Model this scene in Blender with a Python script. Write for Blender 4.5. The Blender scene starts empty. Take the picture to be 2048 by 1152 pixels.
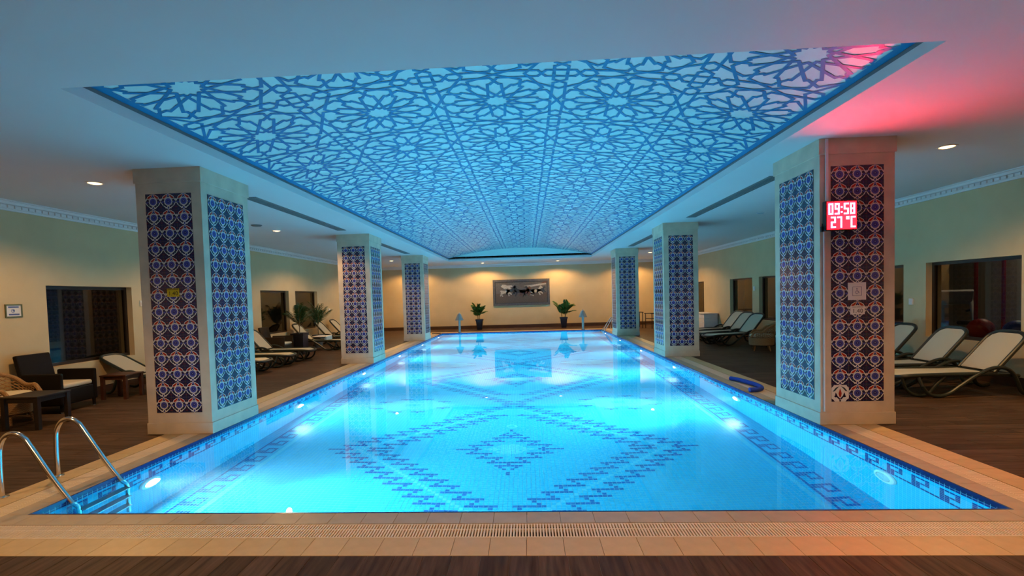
import bpy, bmesh, math, random
from mathutils import Vector, Matrix
random.seed(7)
S = bpy.context.scene
COL = S.collection
PI = math.pi

# ------------------------------------------------------------------ camera
def setup_camera():
    yaw, pitch, roll = -0.0535, -0.0383, -0.0286
    F, PX, PY = 995.0, -22.94, 56.15
    cy, sy, cp, sp = math.cos(yaw), math.sin(yaw), math.cos(pitch), math.sin(pitch)
    cr, sr = math.cos(roll), math.sin(roll)
    fwd = Vector((sy*cp, cy*cp, sp)); right = Vector((cy, -sy, 0)); up = right.cross(fwd)
    r2 = cr*right + sr*up; u2 = -sr*right + cr*up
    cd = bpy.data.cameras.new('camera'); cam = bpy.data.objects.new('camera', cd); COL.objects.link(cam)
    m = Matrix((r2, u2, -fwd)).transposed().to_4x4(); m.translation = Vector((0.281, 0.0, 1.6))
    cam.matrix_world = m
    cd.sensor_width = 36.0; cd.lens = F/2048.0*36.0
    cd.shift_x = -PX/2048.0; cd.shift_y = PY/2048.0
    cd.clip_start = 0.05; cd.clip_end = 100
    S.camera = cam
setup_camera()

# ------------------------------------------------------------------ world, exposure
w = bpy.data.worlds.new('world'); S.world = w; w.use_nodes = True
w.node_tree.nodes['Background'].inputs[0].default_value = (0.02, 0.03, 0.04, 1)
w.node_tree.nodes['Background'].inputs[1].default_value = 0.05
S.view_settings.view_transform = 'Standard'; S.view_settings.look = 'None'
S.view_settings.gamma = 1.0; S.view_settings.exposure = 0.0
S.view_settings.use_curve_mapping = False
S.cycles.max_bounces = 7; S.cycles.diffuse_bounces = 3; S.cycles.glossy_bounces = 3; S.cycles.transmission_bounces = 6; S.cycles.transparent_max_bounces = 6; S.cycles.volume_bounces = 0
S.cycles.sample_clamp_indirect = 6.0
S.cycles.blur_glossy = 0.8
S.cycles.adaptive_threshold = 0.05

POOL_LAMP = 35.0          # radiance of the underwater lamp lenses
POOL_W = 150.0            # watts of one underwater beam
DOWN_W = 260.0            # watts of one warm downlight
CLOCK_E = 60.0           # radiance of the red clock digits

# ------------------------------------------------------------------ dimensions (metres)
HC = 3.299                # flat ceiling
PX_, PY0, PY1 = 3.66, 3.648, 22.76       # pool half width, near and far edge
WATER, PBOT = -0.045, -1.34
XW, YB, YN = 7.72, 25.6, -3.2            # side walls, far wall, near wall
COPE, GRATE, STRIP = 0.19, 0.21, 0.235   # widths of the three bands round the pool
T = 0.0505                               # mosaic pitch

# ------------------------------------------------------------------ materials
MATS = {}
def nodes_of(m):
    m.use_nodes = True
    nt = m.node_tree
    return nt, nt.nodes, nt.links, nt.nodes['Principled BSDF']
def mat(name, col, rough=0.5, metal=0.0, var=0.0, scale=6.0, bump=0.0, bscale=40.0, island=0.0,
        coords='Object', stretch=None, spec=0.5, sheen=0.0, coat=0.0, sub=None):
    m = bpy.data.materials.new(name); nt, N, L, b = nodes_of(m)
    b.inputs['Base Color'].default_value = (*col, 1); b.inputs['Roughness'].default_value = rough
    b.inputs['Metallic'].default_value = metal; b.inputs['Specular IOR Level'].default_value = spec
    if coat: b.inputs['Coat Weight'].default_value = coat; b.inputs['Coat Roughness'].default_value = 0.06
    if sheen: b.inputs['Sheen Weight'].default_value = sheen
    if var or bump or island:
        tc = N.new('ShaderNodeTexCoord'); mp = N.new('ShaderNodeMapping')
        L.new(tc.outputs[coords], mp.inputs[0])
        if stretch: mp.inputs['Scale'].default_value = stretch
    last = None
    if var:
        nz = N.new('ShaderNodeTexNoise'); nz.inputs['Scale'].default_value = scale; nz.inputs['Detail'].default_value = 5
        L.new(mp.outputs[0], nz.inputs['Vector'])
        rm = N.new('ShaderNodeValToRGB')
        rm.color_ramp.elements[0].position = 0.3; rm.color_ramp.elements[1].position = 0.72
        rm.color_ramp.elements[0].color = (*[c*(1-var) for c in col], 1)
        rm.color_ramp.elements[1].color = (*[min(1, c*(1+var)) for c in col], 1)
        L.new(nz.outputs['Fac'], rm.inputs[0]); last = rm.outputs[0]
    if island:
        ge = N.new('ShaderNodeNewGeometry'); oi = N.new('ShaderNodeObjectInfo')
        ad = N.new('ShaderNodeMath'); ad.operation = 'ADD'
        L.new(ge.outputs['Random Per Island'], ad.inputs[0]); L.new(oi.outputs['Random'], ad.inputs[1])
        fr = N.new('ShaderNodeMath'); fr.operation = 'FRACT'; L.new(ad.outputs[0], fr.inputs[0])
        mr = N.new('ShaderNodeMapRange'); mr.inputs[3].default_value = 1-island; mr.inputs[4].default_value = 1+island
        L.new(fr.outputs[0], mr.inputs[0])
        mx = N.new('ShaderNodeMix'); mx.data_type = 'RGBA'; mx.blend_type = 'MULTIPLY'; mx.inputs[0].default_value = 1
        if last: L.new(last, mx.inputs[6])
        else: mx.inputs[6].default_value = (*col, 1)
        L.new(mr.outputs[0], mx.inputs[7]); last = mx.outputs[2]
    if last: L.new(last, b.inputs['Base Color'])
    if bump:
        n2 = N.new('ShaderNodeTexNoise'); n2.inputs['Scale'].default_value = bscale; n2.inputs['Detail'].default_value = 4
        L.new(mp.outputs[0], n2.inputs['Vector'])
        bp = N.new('ShaderNodeBump'); bp.inputs['Strength'].default_value = bump; bp.inputs['Distance'].default_value = 0.01
        L.new(n2.outputs['Fac'], bp.inputs['Height']); L.new(bp.outputs[0], b.inputs['Normal'])
    MATS[name] = m
    return m
def emit(name, col, strength, sampling='AUTO'):
    m = bpy.data.materials.new(name); nt, N, L, b = nodes_of(m)
    b.inputs['Base Color'].default_value = (*[min(1, c) for c in col], 1)
    b.inputs['Emission Color'].default_value = (*col, 1); b.inputs['Emission Strength'].default_value = strength
    m.cycles.emission_sampling = sampling
    MATS[name] = m; return m
def wicker_mat(name, c1, c2, sc=60):
    m = bpy.data.materials.new(name); nt, N, L, b = nodes_of(m)
    tc = N.new('ShaderNodeTexCoord')
    ck = N.new('ShaderNodeTexChecker'); ck.inputs['Scale'].default_value = sc
    ck.inputs['Color1'].default_value = (*c1, 1); ck.inputs['Color2'].default_value = (*c2, 1)
    L.new(tc.outputs['Object'], ck.inputs['Vector']); L.new(ck.outputs['Color'], b.inputs['Base Color'])
    bp = N.new('ShaderNodeBump'); bp.inputs['Strength'].default_value = 0.6; bp.inputs['Distance'].default_value = 0.006
    L.new(ck.outputs['Fac'], bp.inputs['Height']); L.new(bp.outputs[0], b.inputs['Normal'])
    b.inputs['Roughness'].default_value = 0.6; b.inputs['Specular IOR Level'].default_value = 0.15
    MATS[name] = m; return m

mat('plaster', (0.58, 0.46, 0.26), 0.75, var=0.05, scale=2.0, bump=0.12, bscale=90)
mat('ceiling_white', (0.68, 0.68, 0.66), 0.7, var=0.02, scale=1.0)
mat('cornice_white', (0.78, 0.79, 0.78), 0.55)
mat('gap_black', (0.025, 0.024, 0.024), 0.5)
mat('vault_film', (0.62, 0.88, 0.84), 0.35, var=0.02, scale=0.6)
mat('lattice_blue', (0.004, 0.20, 0.42), 0.4)
mat('travertine', (0.62, 0.51, 0.37), 0.42, var=0.12, scale=4.5, bump=0.05, bscale=60)
mat('coping_stone', (0.46, 0.36, 0.23), 0.36, var=0.10, scale=9, island=0.05)
mat('edge_tile', (0.58, 0.40, 0.18), 0.45, var=0.07, scale=12, island=0.05)
mat('grate_plastic', (0.80, 0.66, 0.47), 0.45, island=0.04)
mat('channel_dark', (0.02, 0.015, 0.01), 0.7)
mat('plank_grout', (0.20, 0.15, 0.11), 0.8)
mat('grout_light', (0.30, 0.24, 0.18), 0.8)
def wood_mat():
    m = bpy.data.materials.new('wood_tile'); nt, N, L, b = nodes_of(m)
    tc = N.new('ShaderNodeTexCoord'); mp = N.new('ShaderNodeMapping'); mp.inputs['Scale'].default_value = (16, 1.3, 1)
    oi = N.new('ShaderNodeObjectInfo'); ge = N.new('ShaderNodeNewGeometry')
    sm = N.new('ShaderNodeMath'); sm.operation = 'ADD'
    L.new(oi.outputs['Random'], sm.inputs[0]); L.new(ge.outputs['Random Per Island'], sm.inputs[1])
    sc = N.new('ShaderNodeMath'); sc.operation = 'MULTIPLY'; sc.inputs[1].default_value = 23.0
    L.new(sm.outputs[0], sc.inputs[0])
    nz = N.new('ShaderNodeTexNoise'); nz.noise_dimensions = '4D'; nz.inputs['Scale'].default_value = 2.2; nz.inputs['Detail'].default_value = 6
    L.new(tc.outputs['UV'], mp.inputs[0]); L.new(mp.outputs[0], nz.inputs['Vector']); L.new(sc.outputs[0], nz.inputs['W'])
    rm = N.new('ShaderNodeValToRGB'); e = rm.color_ramp.elements
    e[0].position = 0.30; e[0].color = (0.036, 0.022, 0.014, 1); e[1].position = 0.75; e[1].color = (0.120, 0.074, 0.046, 1)
    L.new(nz.outputs['Fac'], rm.inputs[0])
    fr = N.new('ShaderNodeMath'); fr.operation = 'FRACT'; L.new(sm.outputs[0], fr.inputs[0])
    mr = N.new('ShaderNodeMapRange'); mr.inputs[3].default_value = 0.78; mr.inputs[4].default_value = 1.2
    L.new(fr.outputs[0], mr.inputs[0])
    mx = N.new('ShaderNodeMix'); mx.data_type = 'RGBA'; mx.blend_type = 'MULTIPLY'; mx.inputs[0].default_value = 1
    L.new(rm.outputs[0], mx.inputs[6]); L.new(mr.outputs[0], mx.inputs[7]); L.new(mx.outputs[2], b.inputs['Base Color'])
    b.inputs['Roughness'].default_value = 0.5; b.inputs['Specular IOR Level'].default_value = 0.06
    MATS['wood_tile'] = m
wood_mat()
mat('mosaic_cyan', (0.012, 0.53, 0.80), 0.25, island=0.05)
mat('mosaic_blue', (0.004, 0.11, 0.40), 0.25, island=0.08)
mat('mosaic_deep', (0.008, 0.05, 0.24), 0.25, island=0.12)
mat('mosaic_key', (0.008, 0.12, 0.40), 0.25, island=0.08)
mat('mosaic_pale', (0.12, 0.66, 0.84), 0.25, island=0.04)
mat('mosaic_navy', (0.010, 0.020, 0.16), 0.22, island=0.18)
mat('mosaic_grout', (0.28, 0.68, 0.80), 0.6)
mat('glaze_cream', (0.72, 0.68, 0.60), 0.14, var=0.04, scale=20)
mat('glaze_blue', (0.055, 0.065, 0.30), 0.14)
mat('glaze_navy', (0.018, 0.016, 0.055), 0.14)
mat('glaze_red', (0.36, 0.030, 0.016), 0.14)
mat('glaze_green', (0.028, 0.060, 0.075), 0.14)
mat('steel', (0.74, 0.72, 0.70), 0.14, metal=1.0)
mat('steel_satin', (0.42, 0.46, 0.47), 0.35, metal=0.9)
mat('fountain_grey', (0.13, 0.18, 0.19), 0.5)
mat('lamp_white', (0.75, 0.85, 0.85), 0.35)
mat('lens_off', (0.45, 0.62, 0.66), 0.12)
mat('lounger_resin', (0.012, 0.020, 0.018), 0.42)
mat('sling_cream', (0.48, 0.46, 0.34), 0.7, bump=0.15, bscale=250)
mat('cushion_cream', (0.60, 0.53, 0.37), 0.8, bump=0.1, bscale=120)
wicker_mat('wicker_dark', (0.010, 0.007, 0.005), (0.004, 0.003, 0.003), 90)
wicker_mat('wicker_brown', (0.050, 0.034, 0.022), (0.022, 0.015, 0.010), 90)
wicker_mat('wicker_tan', (0.40, 0.24, 0.11), (0.22, 0.12, 0.05), 80)
mat('table_wood', (0.014, 0.008, 0.005), 0.5, var=0.3, scale=10, stretch=(1, 12, 1))
mat('table_red', (0.075, 0.026, 0.013), 0.35, var=0.3, scale=10, stretch=(1, 12, 1))
mat('frame_dark', (0.022, 0.014, 0.010), 0.4)
mat('skirting', (0.060, 0.030, 0.016), 0.4, var=0.2, scale=5)
mat('leaf_green', (0.035, 0.115, 0.018), 0.45, var=0.35, scale=12)
mat('leaf_dark', (0.016, 0.060, 0.014), 0.45, var=0.35, scale=12)
mat('stem_brown', (0.16, 0.12, 0.05), 0.7)
mat('soil', (0.03, 0.02, 0.012), 0.9)
mat('pot_black', (0.010, 0.012, 0.022), 0.35)
mat('pot_blue', (0.020, 0.05, 0.22), 0.25)
mat('pot_grey', (0.12, 0.15, 0.18), 0.5)
mat('noodle_blue', (0.006, 0.045, 0.36), 0.75, bump=0.3, bscale=300)
mat('white_plastic', (0.75, 0.75, 0.74), 0.45)
mat('towel_blue', (0.35, 0.55, 0.66), 0.85)
mat('black_metal', (0.012, 0.011, 0.010), 0.4)
mat('sign_yellow', (0.62, 0.40, 0.01), 0.4)
mat('sign_black', (0.01, 0.01, 0.01), 0.5)
mat('sign_white', (0.74, 0.70, 0.64), 0.35)
mat('sign_navy', (0.03, 0.035, 0.12), 0.4)
mat('clock_case', (0.015, 0.008, 0.009), 0.4)
mat('frame_green', (0.09, 0.11, 0.04), 0.4)
mat('paper', (0.70, 0.70, 0.66), 0.6)
mat('ink_blue', (0.07, 0.11, 0.28), 0.6)
mat('vent_metal', (0.16, 0.18, 0.18), 0.5)
mat('vent_dark', (0.02, 0.025, 0.025), 0.6)
mat('mural_grey', (0.075, 0.075, 0.075), 0.5, var=0.35, scale=22)
mat('mural_dark', (0.018, 0.020, 0.024), 0.5)
mat('mural_ground', (0.075, 0.055, 0.036), 0.5, var=0.4, scale=18, stretch=(1, 1, 4))
mat('mural_pale', (0.32, 0.31, 0.26), 0.5, var=0.25, scale=25)
mat('mural_brown', (0.095, 0.040, 0.022), 0.5, var=0.4, scale=25)
mat('mural_sky', (0.085, 0.08, 0.068), 0.5, var=0.35, scale=10, stretch=(1, 1, 3))
mat('gym_dark', (0.035, 0.028, 0.022), 0.6)
mat('gym_black', (0.012, 0.012, 0.014), 0.4)
mat('gym_red', (0.42, 0.020, 0.018), 0.4)
mat('gym_grey', (0.40, 0.40, 0.38), 0.35)
mat('gym_blue', (0.03, 0.06, 0.25), 0.45)
mat('gym_pale', (0.30, 0.24, 0.16), 0.7)
emit('pool_lens', (0.80, 0.93, 1.0), POOL_LAMP, 'NONE')
emit('down_lens', (1.0, 0.62, 0.24), 6.0, 'NONE')
emit('clock_red', (1.0, 0.035, 0.075), CLOCK_E)
emit('clock_glow', (1.0, 0.0004, 0.0008), 155.0)
emit('gym_fill', (1.0, 0.75, 0.5), 30.0)

def glass_mat():
    m = bpy.data.materials.new('window_glass'); m.use_nodes = True; nt = m.node_tree; N = nt.nodes; L = nt.links
    N.clear(); o = N.new('ShaderNodeOutputMaterial'); t = N.new('ShaderNodeBsdfTransparent'); g = N.new('ShaderNodeBsdfGlossy')
    lw = N.new('ShaderNodeLayerWeight'); lw.inputs[0].default_value = 0.5; mx = N.new('ShaderNodeMixShader')
    pw = N.new('ShaderNodeMath'); pw.operation = 'POWER'; pw.inputs[1].default_value = 5.0; L.new(lw.outputs['Facing'], pw.inputs[0])
    f = N.new('ShaderNodeMapRange'); f.inputs[3].default_value = 0.05; f.inputs[4].default_value = 1.0; L.new(pw.outputs[0], f.inputs[0])
    t.inputs[0].default_value = (0.62, 0.64, 0.64, 1); g.inputs['Roughness'].default_value = 0.02
    L.new(f.outputs[0], mx.inputs[0]); L.new(t.outputs[0], mx.inputs[1]); L.new(g.outputs[0], mx.inputs[2]); L.new(mx.outputs[0], o.inputs[0])
    MATS['window_glass'] = m
glass_mat()
def water_mat():
    m = bpy.data.materials.new('pool_water'); nt, N, L, b = nodes_of(m)
    b.inputs['Base Color'].default_value = (1, 1, 1, 1); b.inputs['Roughness'].default_value = 0.0
    b.inputs['IOR'].default_value = 1.333; b.inputs['Transmission Weight'].default_value = 1.0
    tc = N.new('ShaderNodeTexCoord'); nz = N.new('ShaderNodeTexNoise'); nz.inputs['Scale'].default_value = 1.6; nz.inputs['Detail'].default_value = 2
    bp = N.new('ShaderNodeBump'); bp.inputs['Strength'].default_value = 0.035; bp.inputs['Distance'].default_value = 0.02
    L.new(tc.outputs['Object'], nz.inputs['Vector']); L.new(nz.outputs['Fac'], bp.inputs['Height']); L.new(bp.outputs[0], b.inputs['Normal'])
    va = N.new('ShaderNodeVolumeAbsorption'); va.inputs['Color'].default_value = (0.0, 0.86, 0.98, 1); va.inputs['Density'].default_value = 0.20
    vs = N.new('ShaderNodeVolumeScatter'); vs.inputs['Color'].default_value = (0.55, 0.92, 1.0, 1); vs.inputs['Density'].default_value = 0.03; vs.inputs['Anisotropy'].default_value = 0.3
    ad = N.new('ShaderNodeAddShader'); L.new(va.outputs[0], ad.inputs[0]); L.new(vs.outputs[0], ad.inputs[1])
    L.new(ad.outputs[0], N['Material Output'].inputs['Volume'])
    MATS['pool_water'] = m
water_mat()

# ------------------------------------------------------------------ mesh helpers
class MB:
    def __init__(s): s.v = []; s.f = []; s.m = []; s.slots = []; s.uv = None
    def slot(s, mname):
        if mname not in s.slots: s.slots.append(mname)
        return s.slots.index(mname)
    def poly(s, pts, mname):
        i = len(s.v); s.v += [tuple(p) for p in pts]; s.f.append(tuple(range(i, i+len(pts)))); s.m.append(s.slot(mname))
    def box(s, lo, hi, mname, M=None):
        x0, y0, z0 = lo; x1, y1, z1 = hi
        c = [Vector(p) for p in ((x0,y0,z0),(x1,y0,z0),(x1,y1,z0),(x0,y1,z0),(x0,y0,z1),(x1,y0,z1),(x1,y1,z1),(x0,y1,z1))]
        if M is not None: c = [M @ p for p in c]
        i = len(s.v); s.v += [tuple(p) for p in c]
        for q in ((0,3,2,1),(4,5,6,7),(0,1,5,4),(1,2,6,5),(2,3,7,6),(3,0,4,7)):
            s.f.append(tuple(i+k for k in q)); s.m.append(s.slot(mname))
    def tube(s, pts, r, mname, n=10, smooth=0, closed=False, caps=True):
        P = [Vector(p) for p in pts]
        R = r if isinstance(r, (list, tuple)) else None
        if smooth:
            Q = []; RR = []; k = len(P)
            rng = range(k if closed else k-1)
            for i in rng:
                p0 = P[(i-1) % k] if (closed or i > 0) else P[0]*2-P[1]
                p1 = P[i]; p2 = P[(i+1) % k]
                p3 = P[(i+2) % k] if (closed or i < k-2) else P[-1]*2-P[-2]
                for t in range(smooth):
                    u = t/smooth
                    Q.append(0.5*((2*p1)+(p2-p0)*u+(2*p0-5*p1+4*p2-p3)*u*u+(3*p1-p0-3*p2+p3)*u**3))
                    if R: RR.append(R[i]*(1-u)+R[(i+1) % k]*u)
            if not closed: Q.append(P[-1]);  RR.append(R[-1] if R else 0)
            P = Q; R = RR if R else None
        k = len(P); rings = []
        nrm = None
        for i in range(k):
            a = P[(i-1) % k] if (closed or i > 0) else P[i]; b = P[(i+1) % k] if (closed or i < k-1) else P[i]
            t = (b-a); t = t.normalized() if t.length > 1e-9 else Vector((0, 0, 1))
            if nrm is None:
                nrm = t.cross(Vector((0, 0, 1)))
                if nrm.length < 1e-3: nrm = t.cross(Vector((1, 0, 0)))
            nrm = (nrm - t*nrm.dot(t))
            if nrm.length < 1e-6: nrm = t.orthogonal()
            nrm.normalize(); bn = t.cross(nrm)
            rad = R[i] if R else r
            i0 = len(s.v)
            for j in range(n):
                a_ = 2*PI*j/n; s.v.append(tuple(P[i]+rad*(math.cos(a_)*nrm+math.sin(a_)*bn)))
            rings.append(i0)
        sl = s.slot(mname)
        for i in range(k if closed else k-1):
            A = rings[i]; B = rings[(i+1) % k]
            for j in range(n):
                s.f.append((A+j, A+(j+1) % n, B+(j+1) % n, B+j)); s.m.append(sl)
        if caps and not closed:
            s.f.append(tuple(rings[0]+j for j in reversed(range(n)))); s.m.append(sl)
            s.f.append(tuple(rings[-1]+j for j in range(n))); s.m.append(sl)
    def lathe(s, prof, mname, n=24, c=(0,0,0), axis='z', caps=True):
        rings = []; sl = s.slot(mname)
        for r, h in prof:
            i0 = len(s.v)
            for j in range(n):
                a = 2*PI*j/n; x, y = r*math.cos(a), r*math.sin(a)
                p = (x, y, h) if axis == 'z' else ((h, x, y) if axis == 'x' else (y, h, x))
                s.v.append((p[0]+c[0], p[1]+c[1], p[2]+c[2]))
            rings.append(i0)
        for A, B in zip(rings, rings[1:]):
            for j in range(n): s.f.append((A+j, A+(j+1) % n, B+(j+1) % n, B+j)); s.m.append(sl)
        if caps:
            s.f.append(tuple(rings[0]+j for j in reversed(range(n)))); s.m.append(sl)
            s.f.append(tuple(rings[-1]+j for j in range(n))); s.m.append(sl)
    def mesh(s, name, smooth=False):
        me = bpy.data.meshes.new(name); me.from_pydata(s.v, [], s.f); me.update()
        for m in s.slots: me.materials.append(MATS[m])
        me.polygons.foreach_set('material_index', s.m)
        if smooth:
            me.polygons.foreach_set('use_smooth', [True]*len(s.f))
        return me
    def build(s, name, parent=None, smooth=False, bevel=0.0, seg=2):
        me = s.mesh(name, smooth)
        o = bpy.data.objects.new(name, me); COL.objects.link(o)
        if parent is not None: o.parent = parent
        if bevel:
            b = o.modifiers.new('bevel', 'BEVEL'); b.width = bevel; b.segments = seg; b.limit_method = 'ANGLE'; b.angle_limit = 0.7
        return o
def inst(name, me, loc, parent=None, rot=None, scale=None):
    o = bpy.data.objects.new(name, me); COL.objects.link(o); o.location = loc
    if rot: o.rotation_euler = rot
    if scale: o.scale = scale
    if parent is not None: o.parent = parent
    return o
def empty(name, loc=(0,0,0), rz=0.0):
    o = bpy.data.objects.new(name, None); COL.objects.link(o); o.location = loc; o.rotation_euler = (0, 0, rz); o.empty_display_size = 0.1
    return o
def tag(o, label=None, cat=None, group=None, kind=None):
    if label: o['label'] = label
    if cat: o['category'] = cat
    if group: o['group'] = group
    if kind: o['kind'] = kind
    return o
def copy_tree(o, parent=None):
    c = o.copy(); COL.objects.link(c); c.parent = parent
    for ch in list(o.children): copy_tree(ch, c)
    return c
def smooth_angle(o):
    for p in o.data.polygons: p.use_smooth = True
    return o
def shade(o, ang=0.6):
    me = o.data
    me.polygons.foreach_set('use_smooth', [True]*len(me.polygons))
    me.set_sharp_from_angle(angle=ang)
    return o

# ================================================================== SETTING
# ---- floor base with the hole of the pool and its drainage channel
b = MB()
g0 = PX_+COPE; g1 = g0+GRATE; g2 = g1+STRIP
def ring_boxes(mb, r0, r1, z0, z1, m):
    """rectangular ring round the pool between offsets r0 and r1 from its edge"""
    mb.box((-PX_-r1, PY0-r1, z0), (PX_+r1, PY0-r0, z1), m)
    mb.box((-PX_-r1, PY1+r0, z0), (PX_+r1, PY1+r1, z1), m)
    mb.box((-PX_-r1, PY0-r0, z0), (-PX_-r0, PY1+r0, z1), m)
    mb.box((PX_+r0, PY0-r0, z0), (PX_+r1, PY1+r0, z1), m)
R0, R1, R2 = COPE, COPE+GRATE, COPE+GRATE+STRIP
ring_boxes(b, 0.10, R0, -0.30, -0.022, 'grout_light')
ring_boxes(b, R0, R1, -0.30, -0.12, 'channel_dark')
ring_boxes(b, R1, R2, -0.30, -0.016, 'grout_light')
X0, X1, Y0, Y1 = -PX_-R2, PX_+R2, PY0-R2, PY1+R2
for lo, hi in (((-XW-0.3, YN-0.3), (XW+0.3, Y0)), ((-XW-0.3, Y1), (XW+0.3, YB+0.3)), ((-XW-0.3, Y0), (X0, Y1)), ((X1, Y0), (XW+0.3, Y1))):
    b.box((lo[0], lo[1], -0.30), (hi[0], hi[1], -0.003), 'plank_grout')
floor = tag(b.build('floor'), 'dark wood-look plank floor with a beige stone border round the pool', kind='structure')

# ---- planks (wood-look tiles laid square to the pool edge)
PW, PL, GAP = 0.1785, 1.2, 0.0035
def plank_mesh(lx, ly, along_x):
    m = MB(); m.box((-lx/2, -ly/2, -0.003), (lx/2, ly/2, 0.0), 'wood_tile')
    me = m.mesh('plank'); uv = me.uv_layers.new(name='UVMap')
    for lp in me.loops:
        c = me.vertices[lp.vertex_index].co
        uv.data[lp.index].uv = (c.y, c.x) if along_x else (c.x, c.y)
    return me
PM = {}
def plank_rects():
    out = []
    # in front of the pool: boards run away from the camera
    n = int(2*XW/PW)+1
    for i in range(n):
        xa = -XW+i*PW; xb = min(XW, xa+PW)
        y = Y0; k = 0
        cut = (0.42 if i % 3 == 0 else (0.82 if i % 3 == 1 else 1.2))
        while y > YN:
            ln = cut if k == 0 else PL
            ya = max(YN, y-ln); out.append((xa, ya, xb, y, False, 0 if (k == 0 and abs(xa) < 4.2) else 3)); y = ya; k += 1
    for i in range(n):
        xa = -XW+i*PW; xb = min(XW, xa+PW); y = Y1; k = 0
        while y < YB:
            ln = PL if k or i % 2 else 0.6
            yb = min(YB, y+ln); out.append((xa, y, xb, yb, False, 4)); y = yb; k += 1
    for s in (-1, 1):
        rows = int((Y1-Y0)/PW)+1
        for i in range(rows):
            ya = Y0+i*PW; yb = min(Y1, ya+PW); x = X1; k = 0
            cut = (0.45, 0.85, 1.2)[i % 3]
            while x < XW-0.001:
                ln = cut if k == 0 else PL
                xb = min(XW, x+ln)
                a, c = (x, xb) if s > 0 else (-xb, -x)
                out.append((a, ya, c, yb, True, 1 if ya < 9.6 else 4)); x = xb; k += 1
    return out
rest = MB(); nplank = 0; restuv = []
rects = sorted(plank_rects(), key=lambda r: (r[5], (r[1]+abs(r[0])*0.2)))
for xa, ya, xb, yb, ax, pr in rects:
    lx, ly = xb-xa-GAP, yb-ya-GAP
    if lx < 0.01 or ly < 0.01: continue
    if pr < 3 and nplank < 300:
        key = (round(lx, 3), round(ly, 3), ax)
        if key not in PM: PM[key] = plank_mesh(lx, ly, ax)
        inst('plank', PM[key], ((xa+xb)/2, (ya+yb)/2, 0), floor); nplank += 1
    else:
        rest.box(((xa+xb)/2-lx/2, (ya+yb)/2-ly/2, -0.003), ((xa+xb)/2+lx/2, (ya+yb)/2+ly/2, 0), 'wood_tile'); restuv += [ax]*24
po = rest.build('plank_field', floor); po['kind'] = 'stuff'
uv = po.data.uv_layers.new(name='UVMap')
for lp, ax in zip(po.data.loops, restuv):
    c = po.data.vertices[lp.vertex_index].co
    uv.data[lp.index].uv = (c.y, c.x) if ax else (c.x, c.y)

# ---- coping stones, grate, edge tiles
def run_pieces(r0, r1, pitch, name, m, z0, z1, nose=0.0, gap=0.003):
    """pieces of a band round the pool, each an object of its own"""
    cache = {}
    def put(lx, ly, x, y):
        key = (round(lx, 4), round(ly, 4))
        if key not in cache:
            q = MB(); q.box((-lx/2, -ly/2, z0), (lx/2, ly/2, z1), m); cache[key] = q.mesh(name)
        inst(name, cache[key], (x, y, 0), floor)
    a = r0-nose
    nx = round(2*(PX_+r1)/pitch); px = 2*(PX_+r1)/nx
    for i in range(nx):
        x = -PX_-r1+(i+0.5)*px
        put(px-gap, r1-a-gap, x, PY0-(a+r1)/2); put(px-gap, r1-a-gap, x, PY1+(a+r1)/2)
    L = PY1-PY0+2*a; ny = round(L/pitch); py = L/ny
    for i in range(ny):
        y = PY0-a+(i+0.5)*py
        put(r1-a-gap, py-gap, -PX_-(a+r1)/2, y); put(r1-a-gap, py-gap, PX_+(a+r1)/2, y)
run_pieces(0.012, R0, 0.24, 'coping_stone', 'coping_stone', -0.022, 0.0)
q = MB(); ring_boxes(q, -0.004, 0.012, -0.030, 0.0008, 'mosaic_navy'); q.build('pool_edge_trim', floor)
run_pieces(R1, R2, 0.24, 'edge_tile', 'edge_tile', -0.014, 0.001)

grate = tag(empty('drain_grate', (0, 0, 0)), 'cream slatted overflow grate running round the whole pool', 'grate')
BP = 0.0202
bm_ = MB(); bm_.box((-0.0055, -GRATE/2+0.006, -0.022), (0.0055, GRATE/2-0.006, -0.001), 'grate_plastic'); bar_me = bm_.mesh('bar')
yc = PY0-R0-GRATE/2
nbar = int(2*(PX_+R1)/BP); rest = MB(); cnt = 0
for i in range(nbar):
    x = -PX_-R1+(i+0.5)*BP
    if abs(x-0.15) < 150*BP and cnt < 300:
        inst('bar', bar_me, (x, yc, 0), grate); cnt += 1
    else: rest.box((x-0.0055, yc-GRATE/2+0.006, -0.022), (x+0.0055, yc+GRATE/2-0.006, -0.001), 'grate_plastic')
    rest.box((x-0.0055, PY1+R0+0.006, -0.022), (x+0.0055, PY1+R1-0.006, -0.001), 'grate_plastic')
nb2 = int((PY1-PY0+2*R0)/BP)
for i in range(nb2):
    y = PY0-R0+(i+0.5)*BP
    for sx in (-1, 1):
        xa, xb = sorted((sx*(PX_+R0+0.006), sx*(PX_+R1-0.006)))
        rest.box((xa, y-0.0055, -0.022), (xb, y+0.0055, -0.001), 'grate_plastic')
o = rest.build('bar_run', grate); o['kind'] = 'stuff'
rb = MB()
for off in (0.012, GRATE*0.40, GRATE-0.012):
    for y in (PY0-R0-off, PY1+R0+off): rb.box((-PX_-R1, y-0.005, -0.024), (PX_+R1, y+0.005, -0.002), 'grate_plastic')
    for sx in (-1, 1):
        x = sx*(PX_+R0+off); rb.box((x-0.005, PY0-R0, -0.024), (x+0.005, PY1+R0, -0.002), 'grate_plastic')
rb.build('rib', grate)

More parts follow.
